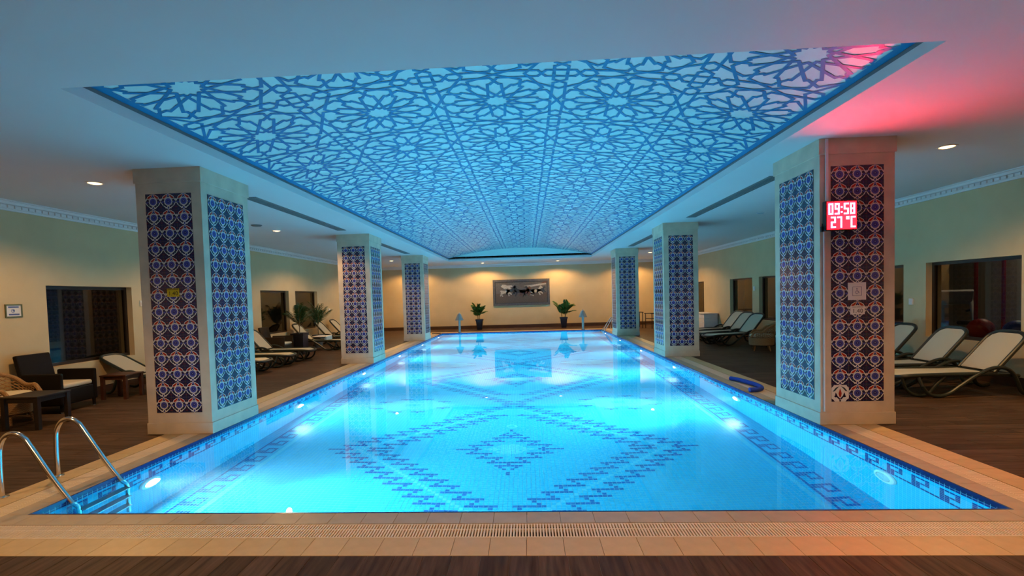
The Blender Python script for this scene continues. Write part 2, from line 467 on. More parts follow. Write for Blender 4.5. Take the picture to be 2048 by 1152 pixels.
# ---- walls with window openings
WIN_L = [(7.90, 9.70), (10.25, 12.05), (14.59, 16.38), (16.85, 18.66), (21.33, 23.13)]
WZ0, WZ1, WT = 0.635, 2.01, 0.28
def wall_side(s, name, label):
    m = MB(); ys = [YN-0.3]
    xa, xb = sorted((s*XW, s*(XW+WT)))
    for a, c in WIN_L:
        m.box((xa, ys[-1], -0.3), (xb, a, HC+0.5), 'plaster')
        m.box((xa, a, -0.3), (xb, c, WZ0), 'plaster'); m.box((xa, a, WZ1), (xb, c, HC+0.5), 'plaster'); ys.append(c)
    m.box((xa, ys[-1], -0.3), (xb, YB+0.3, HC+0.5), 'plaster')
    return tag(m.build(name), label, kind='structure')
wall_side(-1, 'wall_left', 'cream plaster side wall with dark windows on the left')
wall_side(1, 'wall_right', 'cream plaster side wall with gym windows on the right')
m = MB(); m.box((-XW, YB, -0.3), (XW, YB+0.28, HC+0.5), 'plaster'); tag(m.build('wall_far'), 'cream plaster end wall lit by downlights', kind='structure')
m = MB(); m.box((-XW, YN-0.28, -0.3), (XW, YN, HC+0.5), 'plaster'); tag(m.build('wall_near'), 'cream plaster wall behind the viewer', kind='structure')
wn = 0
for s in (-1, 1):
    for a, c in WIN_L:
        wn += 1
        wd = tag(empty('window_%d' % wn, (s*(XW+0.14), (a+c)/2, WZ0)), 'dark framed window', kind='structure')
        hw = (c-a)/2; hh = WZ1-WZ0; f = MB(); t = 0.055
        for lo, hi in (((-0.03, -hw, 0), (0.03, hw, t)), ((-0.03, -hw, hh-t), (0.03, hw, hh)), ((-0.03, -hw, t), (0.03, -hw+t, hh-t)), ((-0.03, hw-t, t), (0.03, hw, hh-t))):
            f.box(lo, hi, 'frame_dark')
        f.build('window_frame', wd)
        p = MB(); p.box((-0.004, -hw+t, t), (0.004, hw-t, hh-t), 'window_glass'); p.build('pane', wd)

# ---- skirting
def skirt(name, lo, hi, label):
    q = MB(); q.box(lo, hi, 'skirting'); tag(q.build(name), label, kind='structure')
skirt('baseboard_left', (-XW, YN, 0), (-XW+0.015, YB, 0.155), 'dark brown skirting along the left wall')
skirt('baseboard_right', (XW-0.015, YN, 0), (XW, YB, 0.155), 'dark brown skirting along the right wall')
skirt('baseboard_far', (-XW+0.015, YB-0.015, 0), (XW-0.015, YB, 0.165), 'dark brown skirting along the end wall')

# ---- cornice with a row of dentils
def cornice(name, p0, p1, inward, label):
    """profile swept from p0 to p1; inward = unit vector into the room"""
    prof = [(0, -0.145), (0.035, -0.145), (0.04, -0.12), (0.055, -0.115), (0.055, -0.06), (0.10, -0.055), (0.115, -0.02), (0.15, -0.015), (0.15, 0.0)]
    q = MB(); A = Vector(p0); B = Vector(p1); n = Vector(inward)
    for (d0, z0), (d1, z1) in zip(prof, prof[1:]):
        q.poly([A+n*d0+Vector((0, 0, z0)), B+n*d0+Vector((0, 0, z0)), B+n*d1+Vector((0, 0, z1)), A+n*d1+Vector((0, 0, z1))], 'cornice_white')
    o = tag(q.build(name), label, kind='structure')
    e = (B-A).normalized(); ln = (B-A).length; d = MB(); k = int(ln/0.11)
    for i in range(k):
        c = A+e*((i+0.5)*ln/k)+n*0.055
        u0 = c-e*0.035; u1 = c+e*0.035+n*0.022
        lo = [min(u0[j], u1[j]) for j in range(3)]; hi = [max(u0[j], u1[j]) for j in range(3)]
        d.box((lo[0], lo[1], HC-0.108), (hi[0], hi[1], HC-0.066), 'cornice_white')
    dd = d.build('dentil_row', o); dd['kind'] = 'stuff'
cornice('trim_1', (-XW, YN, HC), (-XW, YB, HC), (1, 0, 0), 'white dentil cornice along the left wall')
cornice('trim_2', (XW, YN, HC), (XW, YB, HC), (-1, 0, 0), 'white dentil cornice along the right wall')
cornice('trim_3', (-XW, YB, HC), (XW, YB, HC), (0, -1, 0), 'white dentil cornice along the end wall')

# ---- flat ceiling with the opening of the vault
VX, VY0, VY1 = 3.258, 3.708, 22.854
m = MB()
for lo, hi in (((-XW, YN), (XW, VY0)), ((-XW, VY1), (XW, YB)), ((-XW, VY0), (-VX, VY1)), ((VX, VY0), (XW, VY1))):
    m.box((lo[0], lo[1], HC), (hi[0], hi[1], HC+0.092), 'ceiling_white')
ceil = tag(m.build('ceiling'), 'flat white ceiling with a long recessed panel over the pool', kind='structure')
# dark shadow gap above the reveal
m = MB()
for lo, hi in (((-VX-0.14, VY0-0.14), (VX+0.14, VY0-0.03)), ((-VX-0.14, VY1+0.03), (VX+0.14, VY1+0.14)), ((-VX-0.14, VY0-0.03), (-VX-0.03, VY1+0.03)), ((VX+0.03, VY0-0.03), (VX+0.14, VY1+0.03))):
    m.box((lo[0], lo[1], HC+0.092), (hi[0], hi[1], HC+0.20), 'gap_black')
m.build('shadow_gap', ceil)
m = MB()
for lo, hi in (((-VX-0.03, VY0-0.03), (VX+0.03, VY0-0.005)), ((-VX-0.03, VY1+0.005), (VX+0.03, VY1+0.03)), ((-VX-0.03, VY0), (-VX-0.005, VY1)), ((VX+0.005, VY0), (VX+0.03, VY1))):
    m.box((lo[0], lo[1], HC+0.092), (hi[0], hi[1], HC+0.128), 'vent_metal')
m.build('gap_profile', ceil)
m = MB(); m.box((-XW, YN, 4.05), (XW, YB, 4.10), 'gap_black'); m.build('upper_slab', ceil)
# barrel vault of printed stretch film
VZ, VH, VW = 3.43, 0.40, 3.28
vz = lambda x: VZ+VH*(1-(x/VW)**2)
m = MB(); NV = 48
for i in range(NV):
    xa = -VW+2*VW*i/NV; xb = -VW+2*VW*(i+1)/NV
    m.poly([(xa, VY0-0.03, vz(xa)), (xa, VY1+0.03, vz(xa)), (xb, VY1+0.03, vz(xb)), (xb, VY0-0.03, vz(xb))], 'vault_film')
    for y in (VY0-0.03, VY1+0.03):
        m.poly([(xa, y, VZ-0.002), (xb, y, VZ-0.002), (xb, y, vz(xb)), (xa, y, vz(xa))], 'vault_film')
vault = tag(m.build('ceiling_vault', smooth=False), 'shallow barrel vault printed with a blue star lattice', kind='structure')
for p in vault.data.polygons: p.use_smooth = abs(p.normal.y) < 0.5
CELL, ROW0, LW = 1.36, 4.39, 0.034
STRAPS = [
    [(.067, .067), (.337, .053), (.338, .033), (.391, 0), (.444, .026), (.452, .330), (.5, .360), (.55, .392), (.55, .5)],
    [(.028, .088), (.271, .216), (.284, .193), (.403, .203), (.5, 0)],
    [(.092, -.025), (.316, .132), (.302, .146), (.374, .250), (.234, .5)]]
m = MB()
seen = set()
def strap(p, q):
    lim = VX-0.015
    if min(abs(p[0]), abs(q[0])) > lim or max(p[1], q[1]) < VY0 or min(p[1], q[1]) > VY1: return
    key = tuple(sorted(((round(p[0], 3), round(p[1], 3)), (round(q[0], 3), round(q[1], 3)))))
    if key in seen: return
    seen.add(key)
    d = Vector((q[0]-p[0], q[1]-p[1])); L = d.length
    if L < 1e-6: return
    d /= L; n = Vector((-d.y, d.x))*LW/2; e = d*LW*0.42
    a = Vector(p)-e; c = Vector(q)+e
    pts = [a+n, c+n, c-n, a-n]
    pts = [(max(-lim, min(lim, v.x)), max(VY0, min(VY1, v.y))) for v in pts]
    m.poly([(x, y, vz(x)-0.004) for x, y in pts], 'lattice_blue')
for ci in range(-3, 4):
    for ri in range(-1, 16):
        ox, oy = ci*CELL, ROW0+ri*CELL
        for pl in STRAPS:
            for sw in (0, 1):
                for sx in (-1, 1):
                    for sy in (-1, 1):
                        P = []
                        for u, v in pl:
                            if sw: u, v = v, u
                            P.append((ox+sx*u*CELL, oy+sy*v*CELL))
                        for p, q in zip(P, P[1:]): strap(p, q)
for s in (-1, 1):
    x0, x1 = s*(VX-0.055), s*(VX+0.01)
    m.poly([(x0, VY0, vz(x0)-0.004), (x1, VY0, vz(x1)-0.004), (x1, VY1, vz(x1)-0.004), (x0, VY1, vz(x0)-0.004)], 'lattice_blue')
o = m.build('printed_lattice', vault); o['kind'] = 'stuff'

# ---- pool basin of mosaic
KEY_R, KEY_C = 7, 6
KEYS = set()
for r in range(7): KEYS.add((r, 0))
for c in range(0, 4): KEYS.add((0, c))
for r in range(0, 4): KEYS.add((r, 3))
for c in range(1, 4): KEYS.add((3, c))
for r in range(3, 7): KEYS.add((r, 1))
for c in range(1, 6): KEYS.add((6, c))
ROWC, PER = 6.64, 92
def band_tiles(i, k, base, off):
    """7-tile dash at step k with its two squares; returns set of (i, r)"""
    r = off+3*k; a = base+3*k
    out = {(a+j, r) for j in range(7)}
    if k == 0 and off == 0: out |= {(a+5, 1), (a+5, -1)}
    else: out |= {(a+1, r-1), (a+5, r+1)}
    return out
DARK, PALE = set(), set()
def add_sym(cells, dst):
    for i, r in cells:
        for a in (i, -i):
            for c in (r, -r): dst.add((a, c))
for k in range(0, 17):
    if 3*k <= 46:
        add_sym({c for c in band_tiles(0, k, -49, 0) if c[0] <= 0 and abs(c[1]) <= 46}, DARK)
    if 1+3*k <= 46:
        add_sym({c for c in band_tiles(0, k, -38, 1) if c[0] <= 0 and abs(c[1]) <= 46 and k < 11}, DARK)
for r in range(0, 40): add_sym({(-(41-r), r)}, PALE)
# medallion
med = set()
for r, a, c in ((0, -14, -8), (3, -11, -5), (6, -8, -2), (9, -5, 5), (11, -3, 3)):
    for i in range(a, c+1): med.add((i, r))
med |= {(-9, 1), (-10, 2), (-6, 4), (-7, 5), (-3, 7), (-4, 8), (0, 10), (-2, 12), (-1, 13), (0, 15), (0, 16)}
add_sym(med, DARK)
pale = {(i, r) for i in (-1, 0) for r in range(0, 4)} | {(i, 0) for i in range(-6, -1)} | {(-2, 2), (-3, 2), (-2, 3), (-4, 1), (-2, 1)}
add_sym(pale, PALE)
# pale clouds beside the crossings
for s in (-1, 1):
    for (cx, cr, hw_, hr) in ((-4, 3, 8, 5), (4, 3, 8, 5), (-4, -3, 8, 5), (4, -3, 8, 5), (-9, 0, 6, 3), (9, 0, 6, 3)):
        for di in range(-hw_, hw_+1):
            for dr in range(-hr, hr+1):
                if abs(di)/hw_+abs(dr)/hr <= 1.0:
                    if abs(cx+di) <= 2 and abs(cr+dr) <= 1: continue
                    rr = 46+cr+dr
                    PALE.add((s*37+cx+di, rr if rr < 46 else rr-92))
    for (cx, cr) in ((-4, 9), (4, 9), (-4, -9), (4, -9), (-11, 5), (11, 5), (-12, -4), (12, -4)):
        for di in range(-2, 3):
            rr = 46+cr; DARK.add((s*37+cx+di, rr if rr < 46 else rr-92))
        rr = 46+cr-1; DARK.add((s*37+cx, rr if rr < 46 else rr-92))
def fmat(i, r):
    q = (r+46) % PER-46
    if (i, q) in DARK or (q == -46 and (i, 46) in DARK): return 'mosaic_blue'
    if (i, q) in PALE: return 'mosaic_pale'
    if abs(i) == 62: return 'mosaic_pale'  # lit edge of the floor border, put in as a pale tile column
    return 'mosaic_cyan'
pool = MB()
pool.box((-PX_-0.10, PY0-0.10, PBOT-0.2), (PX_+0.10, PY1+0.10, PBOT-0.0015), 'mosaic_grout')
fl = tag(pool.build('floor_pool'), 'pale blue mosaic pool floor with diamonds and a key border', kind='structure')
m = MB(); gp = 0.0022; zt = PBOT
r_lo = math.ceil((PY0-ROWC)/T); r_hi = math.floor((PY1-ROWC)/T)
for r in range(r_lo, r_hi+1):
    y = ROWC+r*T
    ya, yb = y-T/2+gp, y+T/2-gp
    for i in range(-72, 73):
        if 64 <= abs(i) <= 68: continue
        x = i*T
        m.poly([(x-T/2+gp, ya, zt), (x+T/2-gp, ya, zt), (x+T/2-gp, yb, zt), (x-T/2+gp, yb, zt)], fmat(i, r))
    for s in (-1, 1):
        xs = 63.5*T; wdt = 5*T/7
        for c in range(7):
            row = c
            kc = (r*1) % 6 if s > 0 else (r+3) % 6
            key = ((6-row if s > 0 else row), (5-kc) if s > 0 else kc)
            xa = xs+c*wdt; xb = xa+wdt
            x0, x1 = (xa+gp, xb-gp) if s > 0 else (-xb+gp, -xa-gp)
            m.poly([(x0, ya, zt), (x1, ya, zt), (x1, yb, zt), (x0, yb, zt)], 'mosaic_key' if key in KEYS else 'mosaic_cyan')
o = m.build('mosaic_tiles', fl); o['kind'] = 'stuff'

def pool_wall(name, label, P, e, nrm, length):
    """vertical mosaic wall: P start corner at z = 0, e along, nrm into the pool"""
    P = Vector(P); e = Vector(e); nrm = Vector(nrm)
    q = MB(); A = P; B = P+e*length; back = -nrm*0.10
    for z0, z1 in ((PBOT-0.1, -0.022),):
        q.poly([A+Vector((0, 0, z0)), B+Vector((0, 0, z0)), B+Vector((0, 0, z1)), A+Vector((0, 0, z1))], 'mosaic_grout')
        q.poly([A+back+Vector((0, 0, z0)), A+back+Vector((0, 0, z1)), B+back+Vector((0, 0, z1)), B+back+Vector((0, 0, z0))], 'mosaic_grout')
        q.poly([A+Vector((0, 0, z1)), B+Vector((0, 0, z1)), B+back+Vector((0, 0, z1)), A+back+Vector((0, 0, z1))], 'mosaic_grout')
    wl = tag(q.build(name), label, kind='structure')
    t = MB(); off = nrm*0.0015; n = int(length/T)
    rows = [(-0.001, -0.046, 'n'), (-0.046, -0.098, 'n'), (-0.098, -0.150, 'f')]
    z = -0.150
    for k in range(7): rows.append((z, z-0.0425, k)); z -= 0.0425
    while z-T > PBOT: rows.append((z, z-T, 'f')); z -= T
    rows.append((z, PBOT, 'f'))
    pitch = length/n
    for i in range(n):
        a = A+e*(i*pitch+gp)+off; c = A+e*((i+1)*pitch-gp)+off
        for z1, z0, k in rows:
            if k == 'n': mm = 'mosaic_navy'
            elif k == 'f': mm = 'mosaic_cyan'
            else: mm = 'mosaic_deep' if (k, i % 6) in KEYS else 'mosaic_cyan'
            zz0, zz1 = z0+gp, z1-gp
            t.poly([a+Vector((0, 0, zz0)), c+Vector((0, 0, zz0)), c+Vector((0, 0, zz1)), a+Vector((0, 0, zz1))], mm)
    to = t.build('mosaic_tiles', wl); to['kind'] = 'stuff'
LY, LX = PY1-PY0, 2*PX_
pool_wall('wall_pool_left', 'left pool wall of blue mosaic with a key band', (-PX_, PY0, 0), (0, 1, 0), (1, 0, 0), LY)
pool_wall('wall_pool_right', 'right pool wall of blue mosaic with a key band', (PX_, PY1, 0), (0, -1, 0), (-1, 0, 0), LY)
pool_wall('wall_pool_far', 'far pool wall of blue mosaic', (PX_, PY1, 0), (-1, 0, 0), (0, -1, 0), LX)
pool_wall('wall_pool_near', 'near pool wall of blue mosaic', (-PX_, PY0, 0), (1, 0, 0), (0, 1, 0), LX)

# ---- water
m = MB(); m.box((-PX_-0.001, PY0-0.001, PBOT-0.003), (PX_+0.001, PY1+0.001, WATER), 'pool_water')
tag(m.build('pool_water'), 'still clear turquoise water filling the long pool', 'water', kind='stuff')

# ================================================================== PILLARS
def tile_mesh(special=False):
    """glazed tile in the local xz plane, front towards -y, centred on its flower"""
    q = MB(); h = 0.0965; d = 0.006
    q.box((-h, 0, -h), (h, d, h), 'glaze_cream')
    Y = -0.0004
    def P(pts, mn, y=Y): q.poly([(x, y, z) for x, z in pts], mn)
    def both(pts, mn, y=Y):
        P(pts, mn, y); P([(-x, z) for x, z in reversed(pts)], mn, y)
    def disc(cx, cz, rx, rz, mn, n=10, y=Y): P([(cx+rx*math.cos(2*PI*k/n), cz+rz*math.sin(2*PI*k/n)) for k in range(n)], mn, y)
    def both_disc(cx, cz, rx, rz, mn, n=8, y=Y):
        disc(cx, cz, rx, rz, mn, n, y); disc(-cx, cz, rx, rz, mn, n, y)
    if special:
        P([(0, .06), (.018, .0), (.012, -.035), (0, -.05), (-.012, -.035), (-.018, 0)], 'glaze_red')
        both([(.006, .085), (.05, .065), (.085, .02), (.06, .025), (.035, .055)], 'glaze_green')
        both([(.05, .01), (.058, -.02), (.04, -.045), (.005, -.08), (.0, -.062), (.03, -.03), (.04, -.005)], 'glaze_navy')
        both_disc(.05, -.035, .016, .013, 'glaze_navy')
        disc(0, -.088, .012, .009, 'glaze_navy')
        both([(h, -h), (h, -.06), (.075, -.075), (.06, -h)], 'glaze_navy')
        both([(h, h), (.07, h), (.08, .08), (h, .065)], 'glaze_navy')
        return q.mesh('glazed_tile_odd')
    # dark ground, cream vine lattice, toothed rosette
    q2 = MB(); q2.box((-h, 0, -h), (h, d, h), 'glaze_navy'); q.v, q.f, q.m, q.slots = q2.v, q2.f, q2.m, q2.slots
    def band(pts, wd, mn, y=Y):
        for (xa, za), (xb, zb) in zip(pts, pts[1:]):
            dx, dz = xb-xa, zb-za; ln = math.hypot(dx, dz); nx, nz = -dz/ln*wd/2, dx/ln*wd/2; ex, ez = dx/ln*wd*.3, dz/ln*wd*.3
            pp = [(xa-ex+nx, za-ez+nz), (xb+ex+nx, zb+ez+nz), (xb+ex-nx, zb+ez-nz), (xa-ex-nx, za-ez-nz)]
            pp = [(max(-h, min(h, x)), max(-h, min(h, z))) for x, z in pp]
            both(pp, mn, y)
    band([(.0, .0965), (.040, .066), (.078, .034), (.0965, .008)], .011, 'glaze_cream')
    band([(.0965, -.008), (.074, -.038), (.040, -.068), (.0, -.0965)], .011, 'glaze_cream')
    both([(.090, .034), (h, .038), (h, .014), (.091, .016)], 'glaze_cream', Y-0.0001)
    band([(.004, -.052), (.014, -.070), (.034, -.082)], .009, 'glaze_cream', Y-0.0001)
    pts = []
    for k in range(32):
        a = 2*PI*k/32; r = 0.058 if k % 2 == 0 else 0.048
        pts.append((r*math.cos(a), r*math.sin(a)))
    P(pts, 'glaze_cream', Y-0.0002)
    pts = []
    for k in range(32):
        a = 2*PI*k/32; r = 0.047 if k % 2 == 0 else 0.037
        pts.append((r*math.cos(a), r*math.sin(a)))
    P(pts, 'glaze_blue', Y-0.0004)
    disc(0, 0, .017, .017, 'glaze_navy', 12, Y-0.0006); disc(0, 0, .010, .010, 'glaze_blue', 8, Y-0.0008); disc(0, .002, .003, .003, 'glaze_cream', 6, Y-0.001)
    # red tulips with a cream edge, buds
    both([(.004, .090), (.028, .088), (.068, .064), (.082, .034), (.046, .030), (.018, .056)], 'glaze_cream', Y-0.0003)
    both([(.010, .084), (.028, .081), (.062, .059), (.074, .038), (.047, .037), (.024, .058)], 'glaze_red', Y-0.0005)
    disc(0, .088, .014, .009, 'glaze_cream', 8, Y-0.0004); disc(0, .088, .010, .0065, 'glaze_blue', 8, Y-0.0006); disc(0, .068, .010, .009, 'glaze_blue', 8, Y-0.0006)
    # leaves below the flower
    both([(.058, -.006), (.070, .006), (.082, .0), (.084, -.010), (.076, -.016), (.063, -.017)], 'glaze_blue', Y-0.0003)
    both([(.044, -.042), (.058, -.032), (.070, -.036), (.064, -.048), (.050, -.056), (.042, -.052)], 'glaze_green', Y-0.0003)
    disc(0, -.080, .010, .010, 'glaze_blue', 8, Y-0.0003)
    # flecks in the dark blossoms that meet at the corners
    for sz in (1, -1):
        both_disc(.084, sz*.084, .006, .006, 'glaze_green', 6, Y-0.0003)
        both_disc(.088, sz*.066, .004, .004, 'glaze_red', 5, Y-0.0003); both_disc(.068, sz*.088, .004, .004, 'glaze_blue', 5, Y-0.0003)
    return q.mesh('glazed_tile')
TILE = tile_mesh(); TILE_ODD = tile_mesh(True)
TPX, TPZ, TZ0 = 0.1953, 0.1939, 0.272
PD, PDEP = 0.852, 1.053
def panel_pos(s, face):
    """list of (x, z) centres in the face's own frame"""
    n = 3 if face in ('front', 'rear') else 4
    return [((c-(n-1)/2)*TPX, TZ0+(r+0.5)*TPZ) for c in range(n) for r in range(14)]
def pillar(s, y0, label):
    cx = s*(PX_+PD/2); cyy = y0+PDEP/2
    P = tag(empty('pillar', (cx, cyy, 0)), label, 'pillar', 'tiled pillars along the pool')
    ins = 0.010; hx, hy = PD/2, PDEP/2
    q = MB(); q.box((-hx+ins, -hy+ins, 0.02), (hx-ins, hy-ins, HC-0.02), 'travertine'); q.build('shaft', P, bevel=0.004)
    q = MB(); q.box((-hx, -hy, 0.0015), (hx, hy, 0.142), 'travertine'); q.build('plinth', P, bevel=0.004)
    q = MB(); q.box((-hx-0.004, -hy-0.004, 3.12), (hx+0.004, hy+0.004, HC), 'travertine'); q.build('capital', P, bevel=0.004)
    offx = s*(0.132+0.293-hx)
    zt1 = TZ0+14*TPZ
    q = MB(); q.box((offx-1.5*TPX, -hy+ins-0.003, TZ0), (offx+1.5*TPX, -hy+ins+0.001, zt1), 'grout_light'); pf = q.build('tile_panel', P)
    for (x, z) in panel_pos(s, 'front'):
        odd = (s > 0 and y0 < 7 and z < 0.4 and x < -0.15)
        inst('glazed_tile', TILE_ODD if odd else TILE, (offx+x, -hy+ins-0.005, z), pf)
    offy = (0.127+0.3906)-hy
    xa, xb = sorted((-s*(hx-ins-0.001), -s*(hx-ins+0.003)))
    q = MB(); q.box((xa, offy-2*TPX, TZ0), (xb, offy+2*TPX, zt1), 'grout_light'); ps = q.build('tile_panel', P)
    for (x, z) in panel_pos(s, 'side'):
        o = inst('glazed_tile', TILE, (-s*(hx-ins+0.005), offy+x, z), ps, rot=(0, 0, -s*PI/2))
    # panels on the two faces turned away
    for nm, rot, n, base in (('rear_tile_panel', PI, 3, Vector((offx, hy-ins+0.005, 0))), ('outer_tile_panel', s*PI/2, 4, Vector((s*(hx-ins+0.005), offy, 0)))):
        big = MB(); vs = [v.co.copy() for v in TILE.vertices]; fs = [(tuple(p.vertices), TILE.materials[p.material_index].name) for p in TILE.polygons]
        M = Matrix.Rotation(rot, 4, 'Z')
        for c in range(n):
            for r in range(14):
                o_ = Vector(((c-(n-1)/2)*TPX, 0, TZ0+(r+0.5)*TPZ)); i0 = len(big.v)
                big.v += [tuple(M @ (v+o_)+base) for v in vs]
                for f, mn in fs: big.f.append(tuple(i0+k for k in f)); big.m.append(big.slot(mn))
        o = big.build(nm, P); o['kind'] = 'stuff'
    return P
YP = (5.938, 12.466, 18.997)
pillar(-1, YP[0], 'tall tiled pillar with a yellow depth sign, front left of the pool')
pillar(-1, YP[1], 'tiled pillar in the middle of the left pool edge')
pillar(-1, YP[2], 'tiled pillar at the far end of the left pool edge')
pillar(1, YP[0], 'tall tiled pillar carrying the red clock, front right of the pool')
pillar(1, YP[1], 'tiled pillar in the middle of the right pool edge')
pillar(1, YP[2], 'tiled pillar at the far end of the right pool edge')

# ================================================================== LAMPS
# ---- underwater lamps
def pool_lamp(s, y, lit, label):
    L = tag(empty('pool_lamp', (s*(PX_-0.002), y, -0.60)), label, 'pool lamp', 'underwater lamps in the pool walls')
    q = MB(); d = -s
    q.lathe([(0.145, 0.0), (0.145, d*0.008), (0.135, d*0.022), (0.100, d*0.034), (0.094, d*0.030), (0.094, d*0.012), (0.0, d*0.012)] if s < 0 else
            [(0.145, 0.0), (0.145, d*0.008), (0.135, d*0.022), (0.100, d*0.034), (0.094, d*0.030), (0.094, d*0.012), (0.0, d*0.012)], 'lamp_white', 28, axis='x', caps=False)
    shade(q.build('bezel', L))
    q = MB(); q.lathe([(0.093, d*0.016), (0.086, d*0.030), (0.055, d*0.039), (0.0001, d*0.042)], 'pool_lens' if lit else 'lens_off', 24, axis='x', caps=False)
    shade(q.build('lens', L))
    if lit:
        ld = bpy.data.lights.new('wide_beam', 'AREA'); ld.shape = 'DISK'; ld.size = 0.17; ld.energy = POOL_W*0.34; ld.color = (0.86, 0.95, 1.0); ld.spread = math.radians(160)
        lo = bpy.data.objects.new('wide_beam', ld); COL.objects.link(lo); lo.parent = L; lo.location = (-s*0.047, 0, 0); lo.rotation_euler = (0, s*math.radians(80), 0)
        ld = bpy.data.lights.new('throw_beam', 'SPOT'); ld.energy = POOL_W*12.0; ld.color = (0.86, 0.95, 1.0); ld.spot_size = math.radians(86); ld.spot_blend = 1.0; ld.shadow_soft_size = 0.07
        lo = bpy.data.objects.new('throw_beam', ld); COL.objects.link(lo); lo.parent = L; lo.location = (-s*0.05, 0, 0); lo.rotation_euler = (0, s*math.radians(84), 0)
LAMP_Y = (4.87, 8.24, 11.60, 14.92, 18.25, 21.62)
nth = ('nearest', 'second nearest', 'third', 'fourth', 'fifth', 'farthest')
for k, y in enumerate(LAMP_Y):
    pool_lamp(-1, y, True, 'glowing underwater lamp in the left pool wall, %s from the viewer' % nth[k])
for k, y in enumerate(LAMP_Y):
    pool_lamp(1, y, k > 0, 'unlit round underwater lamp in the right pool wall near the front corner' if k == 0 else
              'glowing underwater lamp in the right pool wall, %s lit one' % ('nearest', 'second', 'third', 'fourth', 'farthest')[k-1])

# ---- recessed downlights
def downlight(x, y, lit, label):
    D = tag(empty('downlight', (x, y, HC)), label, 'downlight', 'round recessed ceiling lights')
    q = MB(); q.lathe([(0.105, 0.0), (0.105, -0.006), (0.085, -0.010), (0.078, -0.004), (0.078, 0.0)], 'white_plastic', 28, caps=False)
    shade(q.build('trim_ring', D))
    q = MB(); q.lathe([(0.0001, -0.022), (0.035, -0.019), (0.062, -0.012), (0.077, -0.003)], 'down_lens' if lit else 'lens_off', 24, caps=False)
    q.build('lens', D)
    if lit:
        ld = bpy.data.lights.new('bulb', 'SPOT'); ld.energy = DOWN_W; ld.color = (1.0, 0.55, 0.20)
        ld.spot_size = math.radians(156); ld.spot_blend = 0.35; ld.shadow_soft_size = 0.06
        lo = bpy.data.objects.new('bulb', ld); COL.objects.link(lo); lo.parent = D; lo.location = (0, 0, -0.035)
    return D
DX = 5.51
downlight(-DX, 6.5, True, 'glowing round downlight beside the left front pillar')
downlight(-DX, 11.4, True, 'glowing round downlight between the left front and middle pillars')
downlight(-DX, 16.3, True, 'glowing round downlight hidden behind the left middle pillar')
downlight(-DX, 21.3, True, 'glowing round downlight past the left middle pillar')
downlight(-DX, 24.5, True, 'glowing round downlight at the far left corner of the room')
downlight(-1.84, 24.5, True, 'glowing round downlight by the end wall, left of the mural')
downlight(1.84, 24.5, True, 'glowing round downlight by the end wall, right of the mural')
downlight(DX, 24.5, True, 'glowing round downlight at the far right corner of the room')
downlight(DX, 21.3, True, 'glowing round downlight past the right middle pillar')
downlight(DX, 11.4, False, 'unlit round downlight between the right front and middle pillars')
downlight(DX, 6.5, True, 'glowing round downlight beside the right front pillar')
for x in (-DX, -1.84, 1.84, DX):
    downlight(x, 1.5 if abs(x) > 3 else 0.6, True, 'glowing round downlight above the viewer, %s' % {-DX: 'far left', -1.84: 'left', 1.84: 'right', DX: 'far right'}[x])
# ---- smoke detector and air slots
q = MB(); q.lathe([(0.0001, 0), (0.11, 0), (0.11, -0.012), (0.085, -0.028), (0.0001, -0.03)], 'vent_metal', 24, caps=False)
o = shade(q.build('smoke_detector')); o.location = (-5.49, 10.5, HC); tag(o, 'flat round detector on the ceiling beside a left downlight', 'detector')
def air_slot(x, y0, y1, label):
    V = tag(empty('air_slot', (x, (y0+y1)/2, HC)), label, 'air vent', 'long slot vents in the ceiling')
    h = (y1-y0)/2; wd = 0.105
    q = MB(); q.box((-wd+0.012, -h+0.012, -0.003), (wd-0.012, h-0.012, -0.001), 'vent_dark'); q.build('dark_throat', V)
    q = MB()
    for lo, hi in (((-wd, -h), (-wd+0.016, h)), ((wd-0.016, -h), (wd, h)), ((-wd+0.016, -h), (wd-0.016, -h+0.016)), ((-wd+0.016, h-0.016), (wd-0.016, h))):
        q.box((lo[0], lo[1], -0.012), (hi[0], hi[1], -0.001), 'vent_metal')
    q.build('vent_frame', V)
    for k in range(4):
        xx = -wd+0.045+k*0.04
        q = MB(); q.box((xx-0.008, -h+0.016, -0.010), (xx+0.008, h-0.016, -0.003), 'vent_metal'); q.build('blade', V)
air_slot(-4.07, 7.75, 11.70, 'long slot vent between the left front and middle pillars')
air_slot(-4.07, 14.3, 18.20, 'long slot vent between the left middle and far pillars')
air_slot(4.07, 7.75, 11.65, 'long slot vent between the right front and middle pillars')
air_slot(4.07, 14.3, 18.20, 'long slot vent between the right middle and far pillars')

